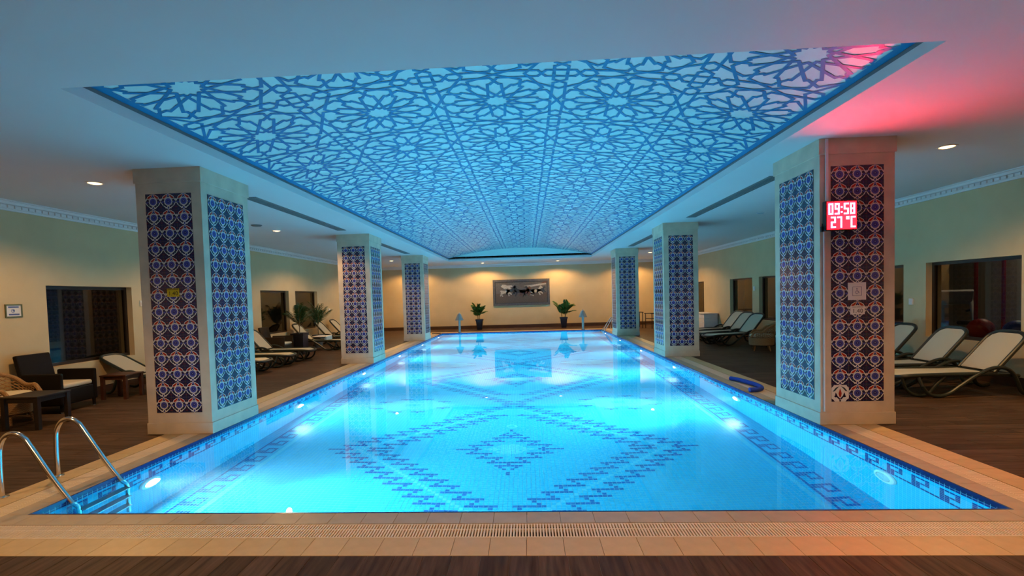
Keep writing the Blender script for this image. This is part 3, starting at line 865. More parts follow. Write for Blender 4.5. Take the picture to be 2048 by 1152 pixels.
# ================================================================== POOL FITTINGS
def ladder(loc, rz, span, label, steps=3):
    """stainless pool ladder; +x points into the water"""
    A = tag(empty('pool_ladder', loc, rz), label, 'pool ladder', 'stainless pool ladders')
    for sy in (-1, 1):
        q = MB(); y = sy*span/2
        pts = [(-0.60, y, 0.0), (-0.60, y, 0.30), (-0.585, y, 0.44), (-0.53, y, 0.53), (-0.45, y, 0.555), (-0.37, y, 0.52), (-0.31, y, 0.44), (-0.12, y, 0.15), (0.035, y, -0.06), (0.07, y, -0.13), (0.085, y, -0.25), (0.09, y, -0.60), (0.09, y, -0.95)]
        q.tube(pts, 0.0215, 'steel', 14, smooth=5); hr = shade(q.build('handrail', A))
        q = MB(); q.lathe([(0.05, 0.0015), (0.05, 0.008), (0.026, 0.016)], 'steel', 20, c=(-0.60, y, 0.0)); shade(q.build('base_flange', hr))
        q = MB(); q.tube([(0.035, y, -0.06), (0.05, y, -0.09), (0.07, y, -0.14)], 0.026, 'steel', 14); q.build('joint_sleeve', hr)
    for k in range(steps):
        z = -0.26-0.25*k
        q = MB(); q.box((0.055, -span/2+0.01, z-0.012), (0.14, span/2-0.01, z+0.012), 'steel_satin'); q.build('tread', A, bevel=0.004)
ladder((-PX_-0.005, 4.235, 0), 0.0, 0.515, 'stainless ladder with two looped rails at the front left corner')
ladder((PX_-0.02, 22.25, 0), PI, 0.50, 'stainless ladder at the far right corner of the pool')

def fan_fountain(x, y, label):  # fan-shaped pool fountain, built as a post with a conical hood; no lamp
    A = tag(empty('pool_fountain', (x, y, 0)), label, 'fountain', 'fan fountains at the far pool edge')
    q = MB(); q.lathe([(0.09, 0.0015), (0.09, 0.02), (0.055, 0.03)], 'fountain_grey', 20); shade(q.build('base', A))
    q = MB(); q.tube([(0, 0, 0.02), (0, 0, 0.62)], 0.052, 'fountain_grey', 16); shade(q.build('post', A))
    q = MB(); q.lathe([(0.195, 0.575), (0.20, 0.58), (0.075, 0.86), (0.05, 0.875), (0.0001, 0.88)], 'fountain_grey', 28, caps=False)
    q.lathe([(0.0001, 0.60), (0.19, 0.577)], 'fountain_grey', 28, caps=False); shade(q.build('shade', A))
    q = MB(); q.lathe([(0.0001, 0.875), (0.022, 0.885), (0.026, 0.905), (0.014, 0.925), (0.0001, 0.93)], 'steel', 14, caps=False); shade(q.build('finial', A))
fan_fountain(-2.86, 22.90, 'grey fan fountain on the far pool edge, left of the potted plants')
fan_fountain(2.82, 22.88, 'grey fan fountain on the far pool edge, right of the potted plants')

q = MB(); q.tube([(3.86, 9.0, 0.039), (3.93, 8.85, 0.039), (3.99, 8.55, 0.039), (4.01, 8.28, 0.039), (3.97, 8.06, 0.039), (3.86, 7.94, 0.039), (3.72, 7.92, 0.039)], 0.036, 'noodle_blue', 14, smooth=6)
tag(shade(q.build('foam_noodle')), 'bent blue foam swim noodle lying on the right pool edge', 'pool noodle')
q = MB(); q.box((-4.10, 22.50, 0.002), (-3.70, 22.68, 0.03), 'pot_black'); tag(q.build('rubber_mat', bevel=0.008), 'small dark rubber mat at the far left pool corner', 'mat')
q = MB(); q.lathe([(0.0001, 0.004), (0.06, 0.004), (0.085, 0.002), (0.09, 0.0)], 'mosaic_pale', 24, c=(0, 7.62, PBOT+0.001), caps=False)
q.lathe([(0.0001, 0.0055), (0.045, 0.0052)], 'mosaic_cyan', 20, c=(0, 7.62, PBOT+0.001), caps=False)
tag(shade(q.build('floor_drain')), 'round pale drain cover on the pool floor', 'drain')

# ================================================================== SIGNS AND CLOCK
FY = YP[0]+0.010-0.005-0.001       # face of the front tile panels
FONT = {
 '0': ['111', '101', '101', '101', '101', '101', '111'], '9': ['111', '101', '101', '111', '001', '001', '111'],
 '5': ['111', '100', '100', '111', '001', '001', '111'], '8': ['111', '101', '101', '111', '101', '101', '111'],
 '2': ['111', '001', '001', '111', '100', '100', '111'], '7': ['111', '001', '001', '001', '001', '001', '001'],
 'C': ['111', '100', '100', '100', '100', '100', '111'], 'o': ['11', '11', '00', '00', '00', '00', '00'], ':': ['0', '0', '1', '0', '0', '1', '0']}
def text_mesh(body, size, mname, depth=0.0006, spacing=1.0):
    c = bpy.data.curves.new('text', 'FONT'); c.body = body; c.size = size; c.extrude = depth; c.align_x = 'CENTER'; c.align_y = 'CENTER'
    c.space_character = spacing; c.resolution_u = 3
    o = bpy.data.objects.new('text', c); COL.objects.link(o)
    dg = bpy.context.evaluated_depsgraph_get()
    me = bpy.data.meshes.new_from_object(o.evaluated_get(dg)); bpy.data.objects.remove(o); bpy.data.curves.remove(c)
    me.materials.clear(); me.materials.append(MATS[mname])
    return me
CK = tag(empty('led_clock', (3.862, FY-0.045, 2.245)), 'square red digital clock reading 09:58 and 27 °C on the right front pillar', 'clock')
CW, CH = 0.345, 0.335
q = MB(); q.box((-CW/2, -0.035, 0), (CW/2, 0.035, CH), 'clock_case'); q.build('case', CK, bevel=0.008)
q = MB(); q.box((-CW/2+0.012, -0.0375, 0.012), (CW/2-0.012, -0.0352, CH-0.012), 'clock_glow'); RP = q.build('glow_panel', CK)  # black face made to glow: red halo of the digits and red ceiling light
def led(txt, x0, z0, px, pz):
    x = x0
    for ch in txt:
        rows = FONT[ch]; wd = len(rows[0])
        q = MB()
        for r, row in enumerate(rows):
            for c, bit in enumerate(row):
                if bit == '1':
                    q.box((x+c*px+0.0008, -0.0405, z0+(6-r)*pz+0.0008), (x+(c+1)*px-0.0008, -0.0378, z0+(7-r)*pz-0.0008), 'clock_red')
        q.build('digit', RP)
        x += (wd+0.75)*px
led('09:58', -0.147, 0.178, 0.0182, 0.0182)
led('27', -0.120, 0.028, 0.0182, 0.0182)
led('oC', 0.046, 0.028, 0.0182, 0.0182)
q = MB(); q.box((3.724, FY-0.026, 2.585), (3.750, FY-0.006, 3.29), 'white_plastic'); tag(q.build('cable_conduit'), 'thin white cable trunking from the ceiling down to the red clock', 'conduit')
q = MB(); q.box((3.700, FY-0.020, 0.16), (3.714, FY-0.006, 2.24), 'white_plastic'); tag(q.build('cable_trunking'), 'thin pale trunking down the edge of the right front pillar', 'conduit')
q = MB(); q.box((-0.011, -0.02, -0.03), (0.011, 0.01, 0.03), 'black_metal'); q.tube([(0.0, -0.01, 0.02), (-0.002, -0.02, 0.05), (0.004, -0.01, 0.06)], 0.005, 'black_metal', 8)
o = q.build('power_socket', bevel=0.004); o.location = (3.676, FY-0.018, 2.27); tag(o, 'small black power socket beside the red clock', 'socket')

def depth_sign(x, z, wd, ht, base, label):
    A = tag(empty('depth_sign', (x, FY-0.003, z)), label, 'sign', 'pool depth signs')
    q = MB(); q.box((-wd/2, -0.002, 0), (wd/2, 0.002, ht), base); pl = q.build('plate', A)
    o = inst('number', text_mesh('1.40', ht*0.70, 'sign_black', 0.0006, 1.05), (0, -0.0028, ht*0.385), pl, rot=(PI/2, 0, 0)); o.scale = (0.98, 1, 1)
    o['label'] = 'black number 1.40'
    inst('caption', text_mesh('HAVUZ DERİNLİĞİ', ht*0.15, 'sign_black', 0.0006), (0, -0.0028, ht*0.86), pl, rot=(PI/2, 0, 0))
depth_sign(-4.081, 1.718, 0.155, 0.102, 'sign_yellow', 'yellow pool depth sign reading 1.40 on the left front pillar')
depth_sign(4.083, 1.283, 0.160, 0.098, 'sign_white', 'white pool depth sign reading 1.40 on the right front pillar')
A = tag(empty('wheelchair_sign', (4.077, FY-0.003, 1.45)), 'pale square sign with a small wheelchair symbol in a blue outline', 'sign')
q = MB(); q.box((-0.1, -0.002, 0), (0.1, 0.002, 0.2), 'sign_white'); pl = q.build('plate', A)
q = MB(); h = 0.052; t = 0.0035
for lo, hi in (((-h, -h), (h, -h+t)), ((-h, h-t), (h, h)), ((-h, -h+t), (-h+t, h-t)), ((h-t, -h+t), (h, h-t))): q.box((lo[0], -0.003, 0.1+lo[1]), (hi[0], -0.002, 0.1+hi[1]), 'sign_navy')
q.build('outline', pl)
q = MB(); q.tube([(0.012*math.cos(a)+0.0-0.004, -0.003, 0.087+0.018*math.sin(a)) for a in [PI*0.6+k*PI*1.25/12 for k in range(13)]], 0.002, 'sign_navy', 6)
q.tube([(-0.002, -0.003, 0.122), (0.0, -0.003, 0.098), (0.014, -0.003, 0.098), (0.022, -0.003, 0.076)], 0.0028, 'sign_navy', 6)
q.lathe([(0.0001, 0), (0.0055, 0), (0.0055, 0.001)], 'sign_navy', 12, c=(-0.002, -0.003, 0.132), axis='y'); q.build('wheelchair_symbol', pl)

A = tag(empty('framed_notice', (-XW+0.001, 7.35, 1.498)), 'small green framed notice on the left wall', 'framed notice')
q = MB(); W2, H2 = 0.13, 0.205; t = 0.018
for lo, hi in (((-W2, 0), (W2, t)), ((-W2, H2-t), (W2, H2)), ((-W2, t), (-W2+t, H2-t)), ((W2-t, t), (W2, H2-t))): q.box((0, lo[0], lo[1]), (0.016, hi[0], hi[1]), 'frame_green')
q.build('frame', A)
q = MB(); q.box((0, -W2+t, t), (0.006, W2-t, H2-t), 'paper'); sh = q.build('sheet', A)
q = MB(); q.box((0.006, -0.08, 0.148), (0.0068, 0.08, 0.172), 'ink_blue'); q.box((0.006, -0.075, 0.034), (0.0068, 0.085, 0.058), 'ink_blue'); q.build('printed_band', sh)
q = MB(); q.lathe([(0.022, 0.0062), (0.030, 0.0068), (0.030, 0.0062)], 'ink_blue', 20, c=(0, -0.01, 0.103), axis='x', caps=False); q.lathe([(0.0001, 0.0066), (0.014, 0.0066)], 'ink_blue', 16, c=(0, -0.004, 0.106), axis='x', caps=False); q.build('emblem', sh)
def wall_box(name, loc, sz, s, label, cat, mn='white_plastic'):
    q = MB(); xa, xb = sorted((0, s*sz[0])); q.box((xa, -sz[1]/2, -sz[2]/2), (xb, sz[1]/2, sz[2]/2), mn)
    xa, xb = sorted((s*sz[0], s*(sz[0]+0.004))); q.box((xa, -sz[1]*0.28, -sz[2]*0.28), (xb, sz[1]*0.28, sz[2]*0.28), mn)
    o = q.build(name, bevel=0.003); o.location = loc; return tag(o, label, cat)
wall_box('thermostat', (XW-0.001, 10.03, 1.285), (0.03, 0.09, 0.12), -1, 'white thermostat on the right wall between the gym windows', 'thermostat')
wall_box('light_switch', (XW-0.001, 16.69, 1.64), (0.02, 0.09, 0.14), -1, 'small white switch on the right wall between the two far windows', 'switch')
wall_box('light_switch', (-XW+0.001, 9.93, 1.68), (0.02, 0.08, 0.12), 1, 'small white switch on the left wall beside the front window', 'switch')
wall_box('alarm_knob', (-XW+0.001, 19.74, 1.27), (0.03, 0.12, 0.12), 1, 'small white knob on the left wall past the windows', 'switch')

# ================================================================== MURAL
A = tag(empty('horse_mural', (0.012, YB-0.045, 1.15)), 'wide grey stone mosaic picture of galloping horses on the end wall', 'wall picture')
MW, MH = 1.455, 1.33
q = MB(); q.box((-MW, 0.01, 0), (MW, 0.044, MH), 'mural_dark'); q.build('backing', A)
q = MB()
for lo, hi in (((-MW, 0), (MW, 0.11)), ((-MW, MH-0.11), (MW, MH)), ((-MW, 0.11), (-MW+0.10, MH-0.11)), ((MW-0.10, 0.11), (MW, MH-0.11))): q.box((lo[0], -0.012, lo[1]), (hi[0], 0.01, hi[1]), 'mural_grey')
q.build('border', A)
q = MB(); q.box((-MW+0.14, -0.004, 0.13), (MW-0.14, 0.01, 0.62), 'mural_ground'); q.box((-MW+0.14, -0.004, 0.62), (MW-0.14, 0.01, MH-0.15), 'mural_sky'); fd = q.build('field', A)
def horse(x, z, sc, mn, fl=1, lean=0.0):
    B = [(-.42, .02), (-.50, .16), (-.38, .20), (-.15, .15), (.08, .20), (.20, .34), (.27, .46), (.33, .44), (.46, .30), (.42, .25), (.33, .29), (.30, .14), (.36, -.02), (.50, -.12), (.44, -.20), (.27, -.08), (.18, -.04), (.30, -.26), (.22, -.30), (.08, -.07), (-.12, -.05), (-.30, -.12), (-.46, -.30), (-.52, -.24), (-.38, -.06), (-.24, -.32), (-.31, -.34), (-.48, -.10)]
    q = MB(); q.poly([(x+fl*sc*px, -0.0065, z+sc*(pz+lean*px)) for px, pz in (B if fl > 0 else B[::-1])], mn)
    bmx = bmesh.new(); me = q.mesh('horse'); bmx.from_mesh(me); bmesh.ops.triangulate(bmx, faces=bmx.faces[:]); bmx.to_mesh(me); bmx.free()
    inst('horse_figure', me, (0, 0, 0), fd)
def cloud(pts, mn):
    q = MB(); q.poly([(x, -0.0055, z) for x, z in pts], mn); q.build('inlay', fd)
cloud([(-1.05, .98), (-.95, 1.08), (-.8, 1.07), (-.72, 1.02), (-.5, 1.04), (-.42, .98), (-.6, .90), (-.85, .84)], 'mural_pale')
cloud([(.1, .98), (.5, 1.02), (.95, 1.08), (1.28, 1.12), (1.28, 1.04), (.9, .98), (.5, .93)], 'mural_pale')
cloud([(.95, 1.10), (1.3, 1.2), (1.3, 1.08)], 'mural_brown')
horse(-.78, .66, .62, 'mural_pale', 1); horse(-.50, .74, .60, 'mural_dark', 1, .1); horse(-.12, .68, .74, 'mural_dark', -1)
horse(.22, .66, .66, 'mural_brown', 1); horse(.42, .72, .55, 'mural_dark', -1, .1); horse(.80, .68, .66, 'mural_pale', 1); horse(1.02, .72, .5, 'mural_dark', 1)

# ================================================================== FURNITURE
def make_lounger(back_deg=48):
    """plastic sun lounger; foot end at x = 0, head towards +x, centred on y"""
    A = empty('sun_lounger'); w_ = 0.30; hz = 0.315
    HX = 1.28; ca, sa = math.cos(math.radians(back_deg)), math.sin(math.radians(back_deg)); BL = 0.72
    # seat frame: one rounded loop
    q = MB(); loop = [(HX, -w_, hz), (0.75, -w_, hz+0.004), (0.22, -w_, hz-0.004), (0.07, -w_+0.03, hz-0.02), (0.015, -w_+0.13, hz-0.035), (0.0, 0, hz-0.04), (0.015, w_-0.13, hz-0.035), (0.07, w_-0.03, hz-0.02), (0.22, w_, hz-0.004), (0.75, w_, hz+0.004), (HX, w_, hz)]
    q.tube(loop, 0.030, 'lounger_resin', 10, smooth=4)
    q.tube([(HX, -w_, hz), (HX, w_, hz)], 0.022, 'lounger_resin', 8)
    q.tube([(HX, -w_, hz), (HX+0.34, -w_, hz-0.03)], 0.026, 'lounger_resin', 8); q.tube([(HX, w_, hz), (HX+0.34, w_, hz-0.03)], 0.026, 'lounger_resin', 8)
    q.tube([(HX+0.34, -w_, hz-0.03), (HX+0.34, w_, hz-0.03)], 0.022, 'lounger_resin', 8)
    shade(q.build('seat_frame', A))
    q = MB(); n = 8
    pr = [(0.06, hz-0.01), (0.20, hz+0.012), (0.6, hz+0.008), (1.0, hz+0.004), (HX-0.02, hz+0.012)]
    for (xa, za), (xb, zb) in zip(pr, pr[1:]):
        ia = 0.10 if xa < 0.1 else 0.03
        q.poly([(xa, -w_+ia, za), (xb, -w_+0.03, zb), (xb, w_-0.03, zb), (xa, w_-ia, za)], 'sling_cream')
        q.poly([(xa, w_-ia, za-0.012), (xb, w_-0.03, zb-0.012), (xb, -w_+0.03, zb-0.012), (xa, -w_+ia, za-0.012)], 'sling_cream')
    q.build('seat_sling', A)
    def bp(u, y, off=0.0): return (HX+0.02+u*ca-off*sa, y, hz+0.02+u*sa+off*ca)
    q = MB(); q.tube([bp(0, -w_+0.01), bp(0.3, -w_+0.01), bp(BL-0.14, -w_+0.015), bp(BL-0.05, -w_+0.05), bp(BL, -w_+0.14), bp(BL+0.015, 0), bp(BL, w_-0.14), bp(BL-0.05, w_-0.05), bp(BL-0.14, w_-0.015), bp(0.3, w_-0.01), bp(0, w_-0.01)], 0.028, 'lounger_resin', 10, smooth=4)
    shade(q.build('back_frame', A))
    q = MB()
    prof = [(0.02, w_-0.035), (BL-0.16, w_-0.035), (BL-0.07, w_-0.07), (BL-0.02, w_-0.15)]
    for (ua, ya), (ub, yb) in zip(prof, prof[1:]):
        q.poly([bp(ua, -ya, .008), bp(ua, ya, .008), bp(ub, yb, .008), bp(ub, -yb, .008)], 'sling_cream')
        q.poly([bp(ua, ya, -.006), bp(ua, -ya, -.006), bp(ub, -yb, -.006), bp(ub, yb, -.006)], 'sling_cream')
    q.build('back_sling', A)
    for s in (-1, 1):
        y = s*(w_+0.055)
        q = MB(); q.tube([(0.28, y, 0.16), (0.36, y, 0.06), (0.50, y, 0.026), (0.64, y, 0.06), (0.80, y, 0.17), (1.02, y, 0.315), (1.22, y, 0.405), (1.38, y, 0.405), (1.49, y, 0.33), (1.555, y, 0.20), (1.61, y, 0.07), (1.70, y, 0.026), (1.80, y, 0.04)], 0.026, 'lounger_resin', 10, smooth=4)
        q.tube([(0.28, y, 0.16), (0.26, s*w_, hz-0.02)], 0.024, 'lounger_resin', 8)
        q.tube([(1.02, y, 0.315), (1.02, s*w_, hz)], 0.02, 'lounger_resin', 8); q.tube([(1.55, y, 0.21), (1.55, s*w_, hz-0.03)], 0.02, 'lounger_resin', 8)
        shade(q.build('arm_leg', A))
        q = MB(); q.tube([(0.06, s*(w_-0.03), hz-0.03), (0.10, s*(w_-0.02), 0.14), (0.20, s*(w_-0.02), 0.045), (0.33, s*(w_-0.02), 0.025), (0.42, s*(w_-0.02), 0.05), (0.50, s*(w_-0.01), 0.16), (0.62, s*w_, hz-0.02)], 0.022, 'lounger_resin', 8, smooth=4)
        shade(q.build('foot_leg', A))
    return A
LGR = 'cream and dark plastic sun loungers'
proto = make_lounger(); proto_low = make_lounger(30); used = {}
def lounger(x, y, deg, label, low=False):
    pr = proto_low if low else proto
    o = pr if pr.name not in used else copy_tree(pr)
    used[pr.name] = 1
    o.location = (x, y, 0.001); o.rotation_euler = (0, 0, math.radians(deg)); tag(o, label, 'sun lounger', LGR)
lounger(5.55, 7.64, 0, 'nearest cream sun lounger on the right, beyond the clock pillar')
lounger(5.55, 8.58, 0, 'second cream sun lounger on the right, in front of the gym window')
lounger(5.55, 9.62, 0, 'third cream sun lounger on the right, mostly hidden by the clock pillar')
lounger(5.50, 14.85, 15, 'cream sun lounger nearest the tan wicker armchair, right of the middle pillar')
lounger(5.68, 15.95, 15, 'cream sun lounger in the middle of the three past the right middle pillar')
lounger(5.86, 17.05, 15, 'cream sun lounger farthest back of the three past the right middle pillar')
lounger(-5.72, 11.15, 180, 'cream sun lounger whose foot end just shows past the left front pillar')
lounger(-5.66, 12.25, 180, 'middle cream sun lounger beside the left front pillar')
lounger(-5.64, 13.40, 180, 'cream sun lounger in front of the brown wicker armchair')
lounger(-5.75, 16.35, 180, 'cream sun lounger with a folded towel, left of the middle pillar')
lounger(-5.75, 18.1, 180, 'cream sun lounger with raised back, left of the middle pillar')
lounger(-5.75, 19.5, 180, 'cream sun lounger partly hidden behind the left middle pillar')
lounger(-5.85, 9.25, 184, 'reclined cream sun lounger behind the low red-brown table', low=True)

def foot_box(q, x, y, m='black_metal', r=0.02, h=0.10): q.lathe([(r, 0.0), (r, h)], m, 10, c=(x, y, 0))
def wicker_chair(loc, deg, wk, label, cush=True):
    """boxy wicker armchair facing +x"""
    A = tag(empty('wicker_armchair', (loc[0], loc[1], 0.001), math.radians(deg)), label, 'armchair', 'woven armchairs')
    q = MB(); q.box((-0.27, -0.29, 0.12), (0.29, 0.29, 0.37), wk); q.build('seat_base', A, bevel=0.02)
    q = MB(); M = Matrix.Translation((-0.27, 0, 0.12)) @ Matrix.Rotation(-0.20, 4, 'Y')
    q.box((-0.04, -0.29, 0.0), (0.03, 0.29, 0.80), wk, M); q.build('backrest', A, bevel=0.02)
    for s in (-1, 1):
        q = MB(); ya, yb = sorted((s*0.285, s*0.345)); q.box((-0.31, ya, 0.12), (0.31, yb, 0.62), wk); q.build('arm', A, bevel=0.022)
        for x in (-0.26, 0.27):
            q = MB(); q.lathe([(0.018, 0.018), (0.026, 0.14)], wk, 10, c=(x, s*0.30, 0)); q.lathe([(0.015, 0.0), (0.019, 0.020)], 'steel_satin', 10, c=(x, s*0.30, 0)); q.build('leg', A)
    if cush:
        q = MB(); q.box((-0.22, -0.275, 0.372), (0.29, 0.275, 0.445), 'cushion_cream'); q.build('cushion', A, bevel=0.03, seg=3)
    return A
wicker_chair((-7.17, 7.50), 3, 'wicker_dark', 'black wicker armchair with a cream cushion under the left front window')
wicker_chair((-7.10, 14.35), 4, 'wicker_brown', 'dark brown wicker armchair with a cream cushion beside the tall black planter')
def tub_chair(loc, deg, label):
    """rounded cane tub chair facing +x"""
    A = tag(empty('cane_tub_chair', (loc[0], loc[1], 0.001), math.radians(deg)), label, 'armchair', 'cane tub chairs')
    rim = []
    for k in range(15):
        a = math.radians(55+250*k/14); hgt = 0.50+0.22*max(0, -math.cos(a))**0.7
        rim.append((0.33*math.cos(a)-0.02, 0.34*math.sin(a), hgt))
    q = MB(); q.tube([(rim[0][0]+0.10, rim[0][1]-0.02, 0.36)]+rim+[(rim[-1][0]+0.10, rim[-1][1]+0.02, 0.36)], 0.028, 'wicker_tan', 10, smooth=3); shade(q.build('rim', A))
    q = MB()
    for i in range(14):
        for k in range(6):
            def pt(ii, kk):
                x, y, z = rim[ii]; u = kk/6; return (x*(0.86+0.14*u), y*(0.86+0.14*u), 0.34+(z-0.34)*u)
            if k % 1 == 0:
                q.tube([pt(i, k), pt(i+1, k+1)], 0.006, 'wicker_tan', 5, caps=False); q.tube([pt(i+1, k), pt(i, k+1)], 0.006, 'wicker_tan', 5, caps=False)
    o = q.build('cane_lattice', A); o['kind'] = 'stuff'
    q = MB(); q.lathe([(0.26, 0.14), (0.30, 0.16), (0.31, 0.33), (0.27, 0.35)], 'wicker_tan', 24); shade(q.build('seat_base', A))
    q = MB(); q.lathe([(0.0001, 0.352), (0.24, 0.352), (0.285, 0.375), (0.285, 0.41), (0.25, 0.435), (0.0001, 0.44)], 'cushion_cream', 24, caps=False); shade(q.build('cushion', A))
    for a in (45, 135, 225, 315):
        q = MB(); c_, s_ = math.cos(math.radians(a)), math.sin(math.radians(a)); q.tube([(0.22*c_, 0.22*s_, 0.16), (0.27*c_, 0.27*s_, 0.0)], [0.022, 0.016], 'wicker_tan', 8); q.build('leg', A)
    return A
tub_chair((-7.13, 6.64), 8, 'tan cane tub chair with a cream seat pad at the left edge')
tub_chair((6.42, 13.40), 160, 'tan cane tub chair facing the right loungers')
def low_table(loc, deg, size, h, mn, label):
    A = tag(empty('side_table', (loc[0], loc[1], 0.001), math.radians(deg)), label, 'table', 'low wooden side tables')
    s = size/2; q = MB(); q.box((-s, -s, h-0.025), (s, s, h), mn); q.build('table_top', A, bevel=0.006)
    q = MB()
    for lo, hi in (((-s+.03, -s+.03), (s-.03, -s+.05)), ((-s+.03, s-.05), (s-.03, s-.03)), ((-s+.03, -s+.05), (-s+.05, s-.05)), ((s-.05, -s+.05), (s-.03, s-.05))): q.box((lo[0], lo[1], h-0.085), (hi[0], hi[1], h-0.025), mn)
    q.build('apron', A)
    for sx in (-1, 1):
        for sy in (-1, 1):
            q = MB(); x, y = sx*(s-0.035), sy*(s-0.035); q.box((x-0.027, y-0.027, 0), (x+0.027, y+0.027, h-0.025), mn); q.build('leg', A, bevel=0.003)
low_table((-6.52, 6.48), 2, 0.52, 0.45, 'table_wood', 'black low table with square legs in front of the cane chair')
low_table((-6.97, 8.47), 4, 0.46, 0.43, 'table_red', 'red-brown low table in front of the reclined lounger')
low_table((7.05, 14.25), 0, 0.45, 0.42, 'table_wood', 'small dark table behind the right cane tub chair')
q = MB(); q.box((-0.24, -0.25, 0), (0.24, 0.25, 0.022), 'white_plastic'); q.box((0.18, -0.25, -0.11), (0.25, 0.25, 0.0), 'towel_blue')
o = q.build('folded_towel', bevel=0.01); o.location = (-6.62, 16.35, 0.445); tag(o, 'blue and white towel laid over a left sun lounger arm', 'towel')
# white chest by the right wall
A = tag(empty('storage_chest', (7.42, 20.45, 0.001)), 'white slatted chest against the right wall behind the loungers', 'chest')
for k in range(4):
    q = MB(); q.box((-0.26, -0.70, 0.04+k*0.165), (0.26, 0.70, 0.04+k*0.165+0.158), 'white_plastic'); q.build('board', A, bevel=0.006)
q = MB(); q.box((-0.28, -0.72, 0.70), (0.28, 0.72, 0.735), 'white_plastic'); q.build('lid', A, bevel=0.006)
q = MB(); q.box((-0.24, -0.68, 0.0), (0.24, 0.68, 0.04), 'white_plastic'); q.build('base', A)
# black metal trolley chairs at the far right
def metal_chair(loc, deg, label):
    A = tag(empty('metal_armchair', (loc[0], loc[1], 0.001), math.radians(deg)), label, 'chair', 'black metal chairs')
    q = MB(); q.box((-0.24, -0.24, 0.43), (0.24, 0.24, 0.46), 'black_metal'); q.build('seat', A, bevel=0.008)
    q = MB(); q.box((-0.26, -0.24, 0.66), (-0.235, 0.24, 0.90), 'black_metal'); q.build('backrest', A, bevel=0.008)
    for s in (-1, 1):
        q = MB(); q.tube([(-0.25, s*0.25, 0.0), (-0.25, s*0.25, 0.90)], 0.018, 'black_metal', 8); q.build('leg', A)
        q = MB(); q.tube([(0.24, s*0.25, 0.0), (0.24, s*0.25, 0.66)], 0.018, 'black_metal', 8); q.build('leg', A)
        q = MB(); q.tube([(-0.25, s*0.25, 0.66), (0.30, s*0.25, 0.67)], 0.020, 'black_metal', 8); q.build('arm', A)
    q = MB(); q.tube([(0.24, -0.25, 0.2), (0.24, 0.25, 0.2)], 0.012, 'black_metal', 8); q.tube([(-0.25, -0.25, 0.2), (-0.25, 0.25, 0.2)], 0.012, 'black_metal', 8); q.build('stretcher', A)
metal_chair((5.95, 22.7), 200, 'black metal armchair seen between the two far right pillars')
A = tag(empty('bar_table', (5.25, 23.4, 0.001)), 'small black square table beside the far metal armchair', 'table')
q = MB(); q.box((-0.35, -0.35, 0.70), (0.35, 0.35, 0.73), 'black_metal'); q.build('table_top', A, bevel=0.006)
for sx in (-1, 1):
    for sy in (-1, 1):
        q = MB(); q.tube([(sx*0.31, sy*0.31, 0), (sx*0.31, sy*0.31, 0.70)], 0.018, 'black_metal', 8); q.build('leg', A)
# white pool lift seat by the far ladder, built as a legged chair
A = tag(empty('lift_seat', (4.42, 23.35, 0.001), 0.3), 'white plastic pool lift seat beside the far right ladder', 'stool')
q = MB(); q.box((-0.2, -0.2, 0.33), (0.2, 0.2, 0.36), 'white_plastic'); q.build('seat', A, bevel=0.01)
q = MB(); q.box((0.18, -0.2, 0.36), (0.21, 0.2, 0.58), 'white_plastic'); q.build('backrest', A, bevel=0.01)
for sx in (-1, 1):
    for sy in (-1, 1):
        q = MB(); q.tube([(sx*0.16, sy*0.16, 0.33), (sx*0.22, sy*0.19, 0)], 0.016, 'white_plastic', 8); q.build('leg', A)

# ================================================================== PLANTS
def frond_mesh(name, length, n, leaf, wd, droop, mn):
    """arching feather frond, base at origin, growing along +x and up"""
    q = MB(); pts = []
    for k in range(9):
        u = k/8; pts.append(Vector((length*(0.85*u), 0, length*(0.75*u-droop*u*u))))
    q.tube(pts, [0.007*(1-0.8*k/8) for k in range(9)], 'stem_brown', 5, caps=False)
    for k in range(n):
        u = 0.22+0.78*k/(n-1); i = min(7, int(u*8)); f = u*8-i; c = pts[i].lerp(pts[i+1], f)
        t = (pts[i+1]-pts[i]).normalized()
        for s in (-1, 1):
            ln = leaf*(0.55+0.45*math.sin(PI*min(1, u*0.95)))
            d = (t*0.75+Vector((0, s*0.8, 0))+Vector((0, 0, -0.12))).normalized()
            sd = t.cross(d).cross(d).normalized()*wd/2
            tip = c+d*ln+Vector((0, 0, -ln*0.18)); mid = c+d*ln*0.45
            q.poly([c, mid+sd, tip, mid-sd], mn)
    return q.mesh(name)
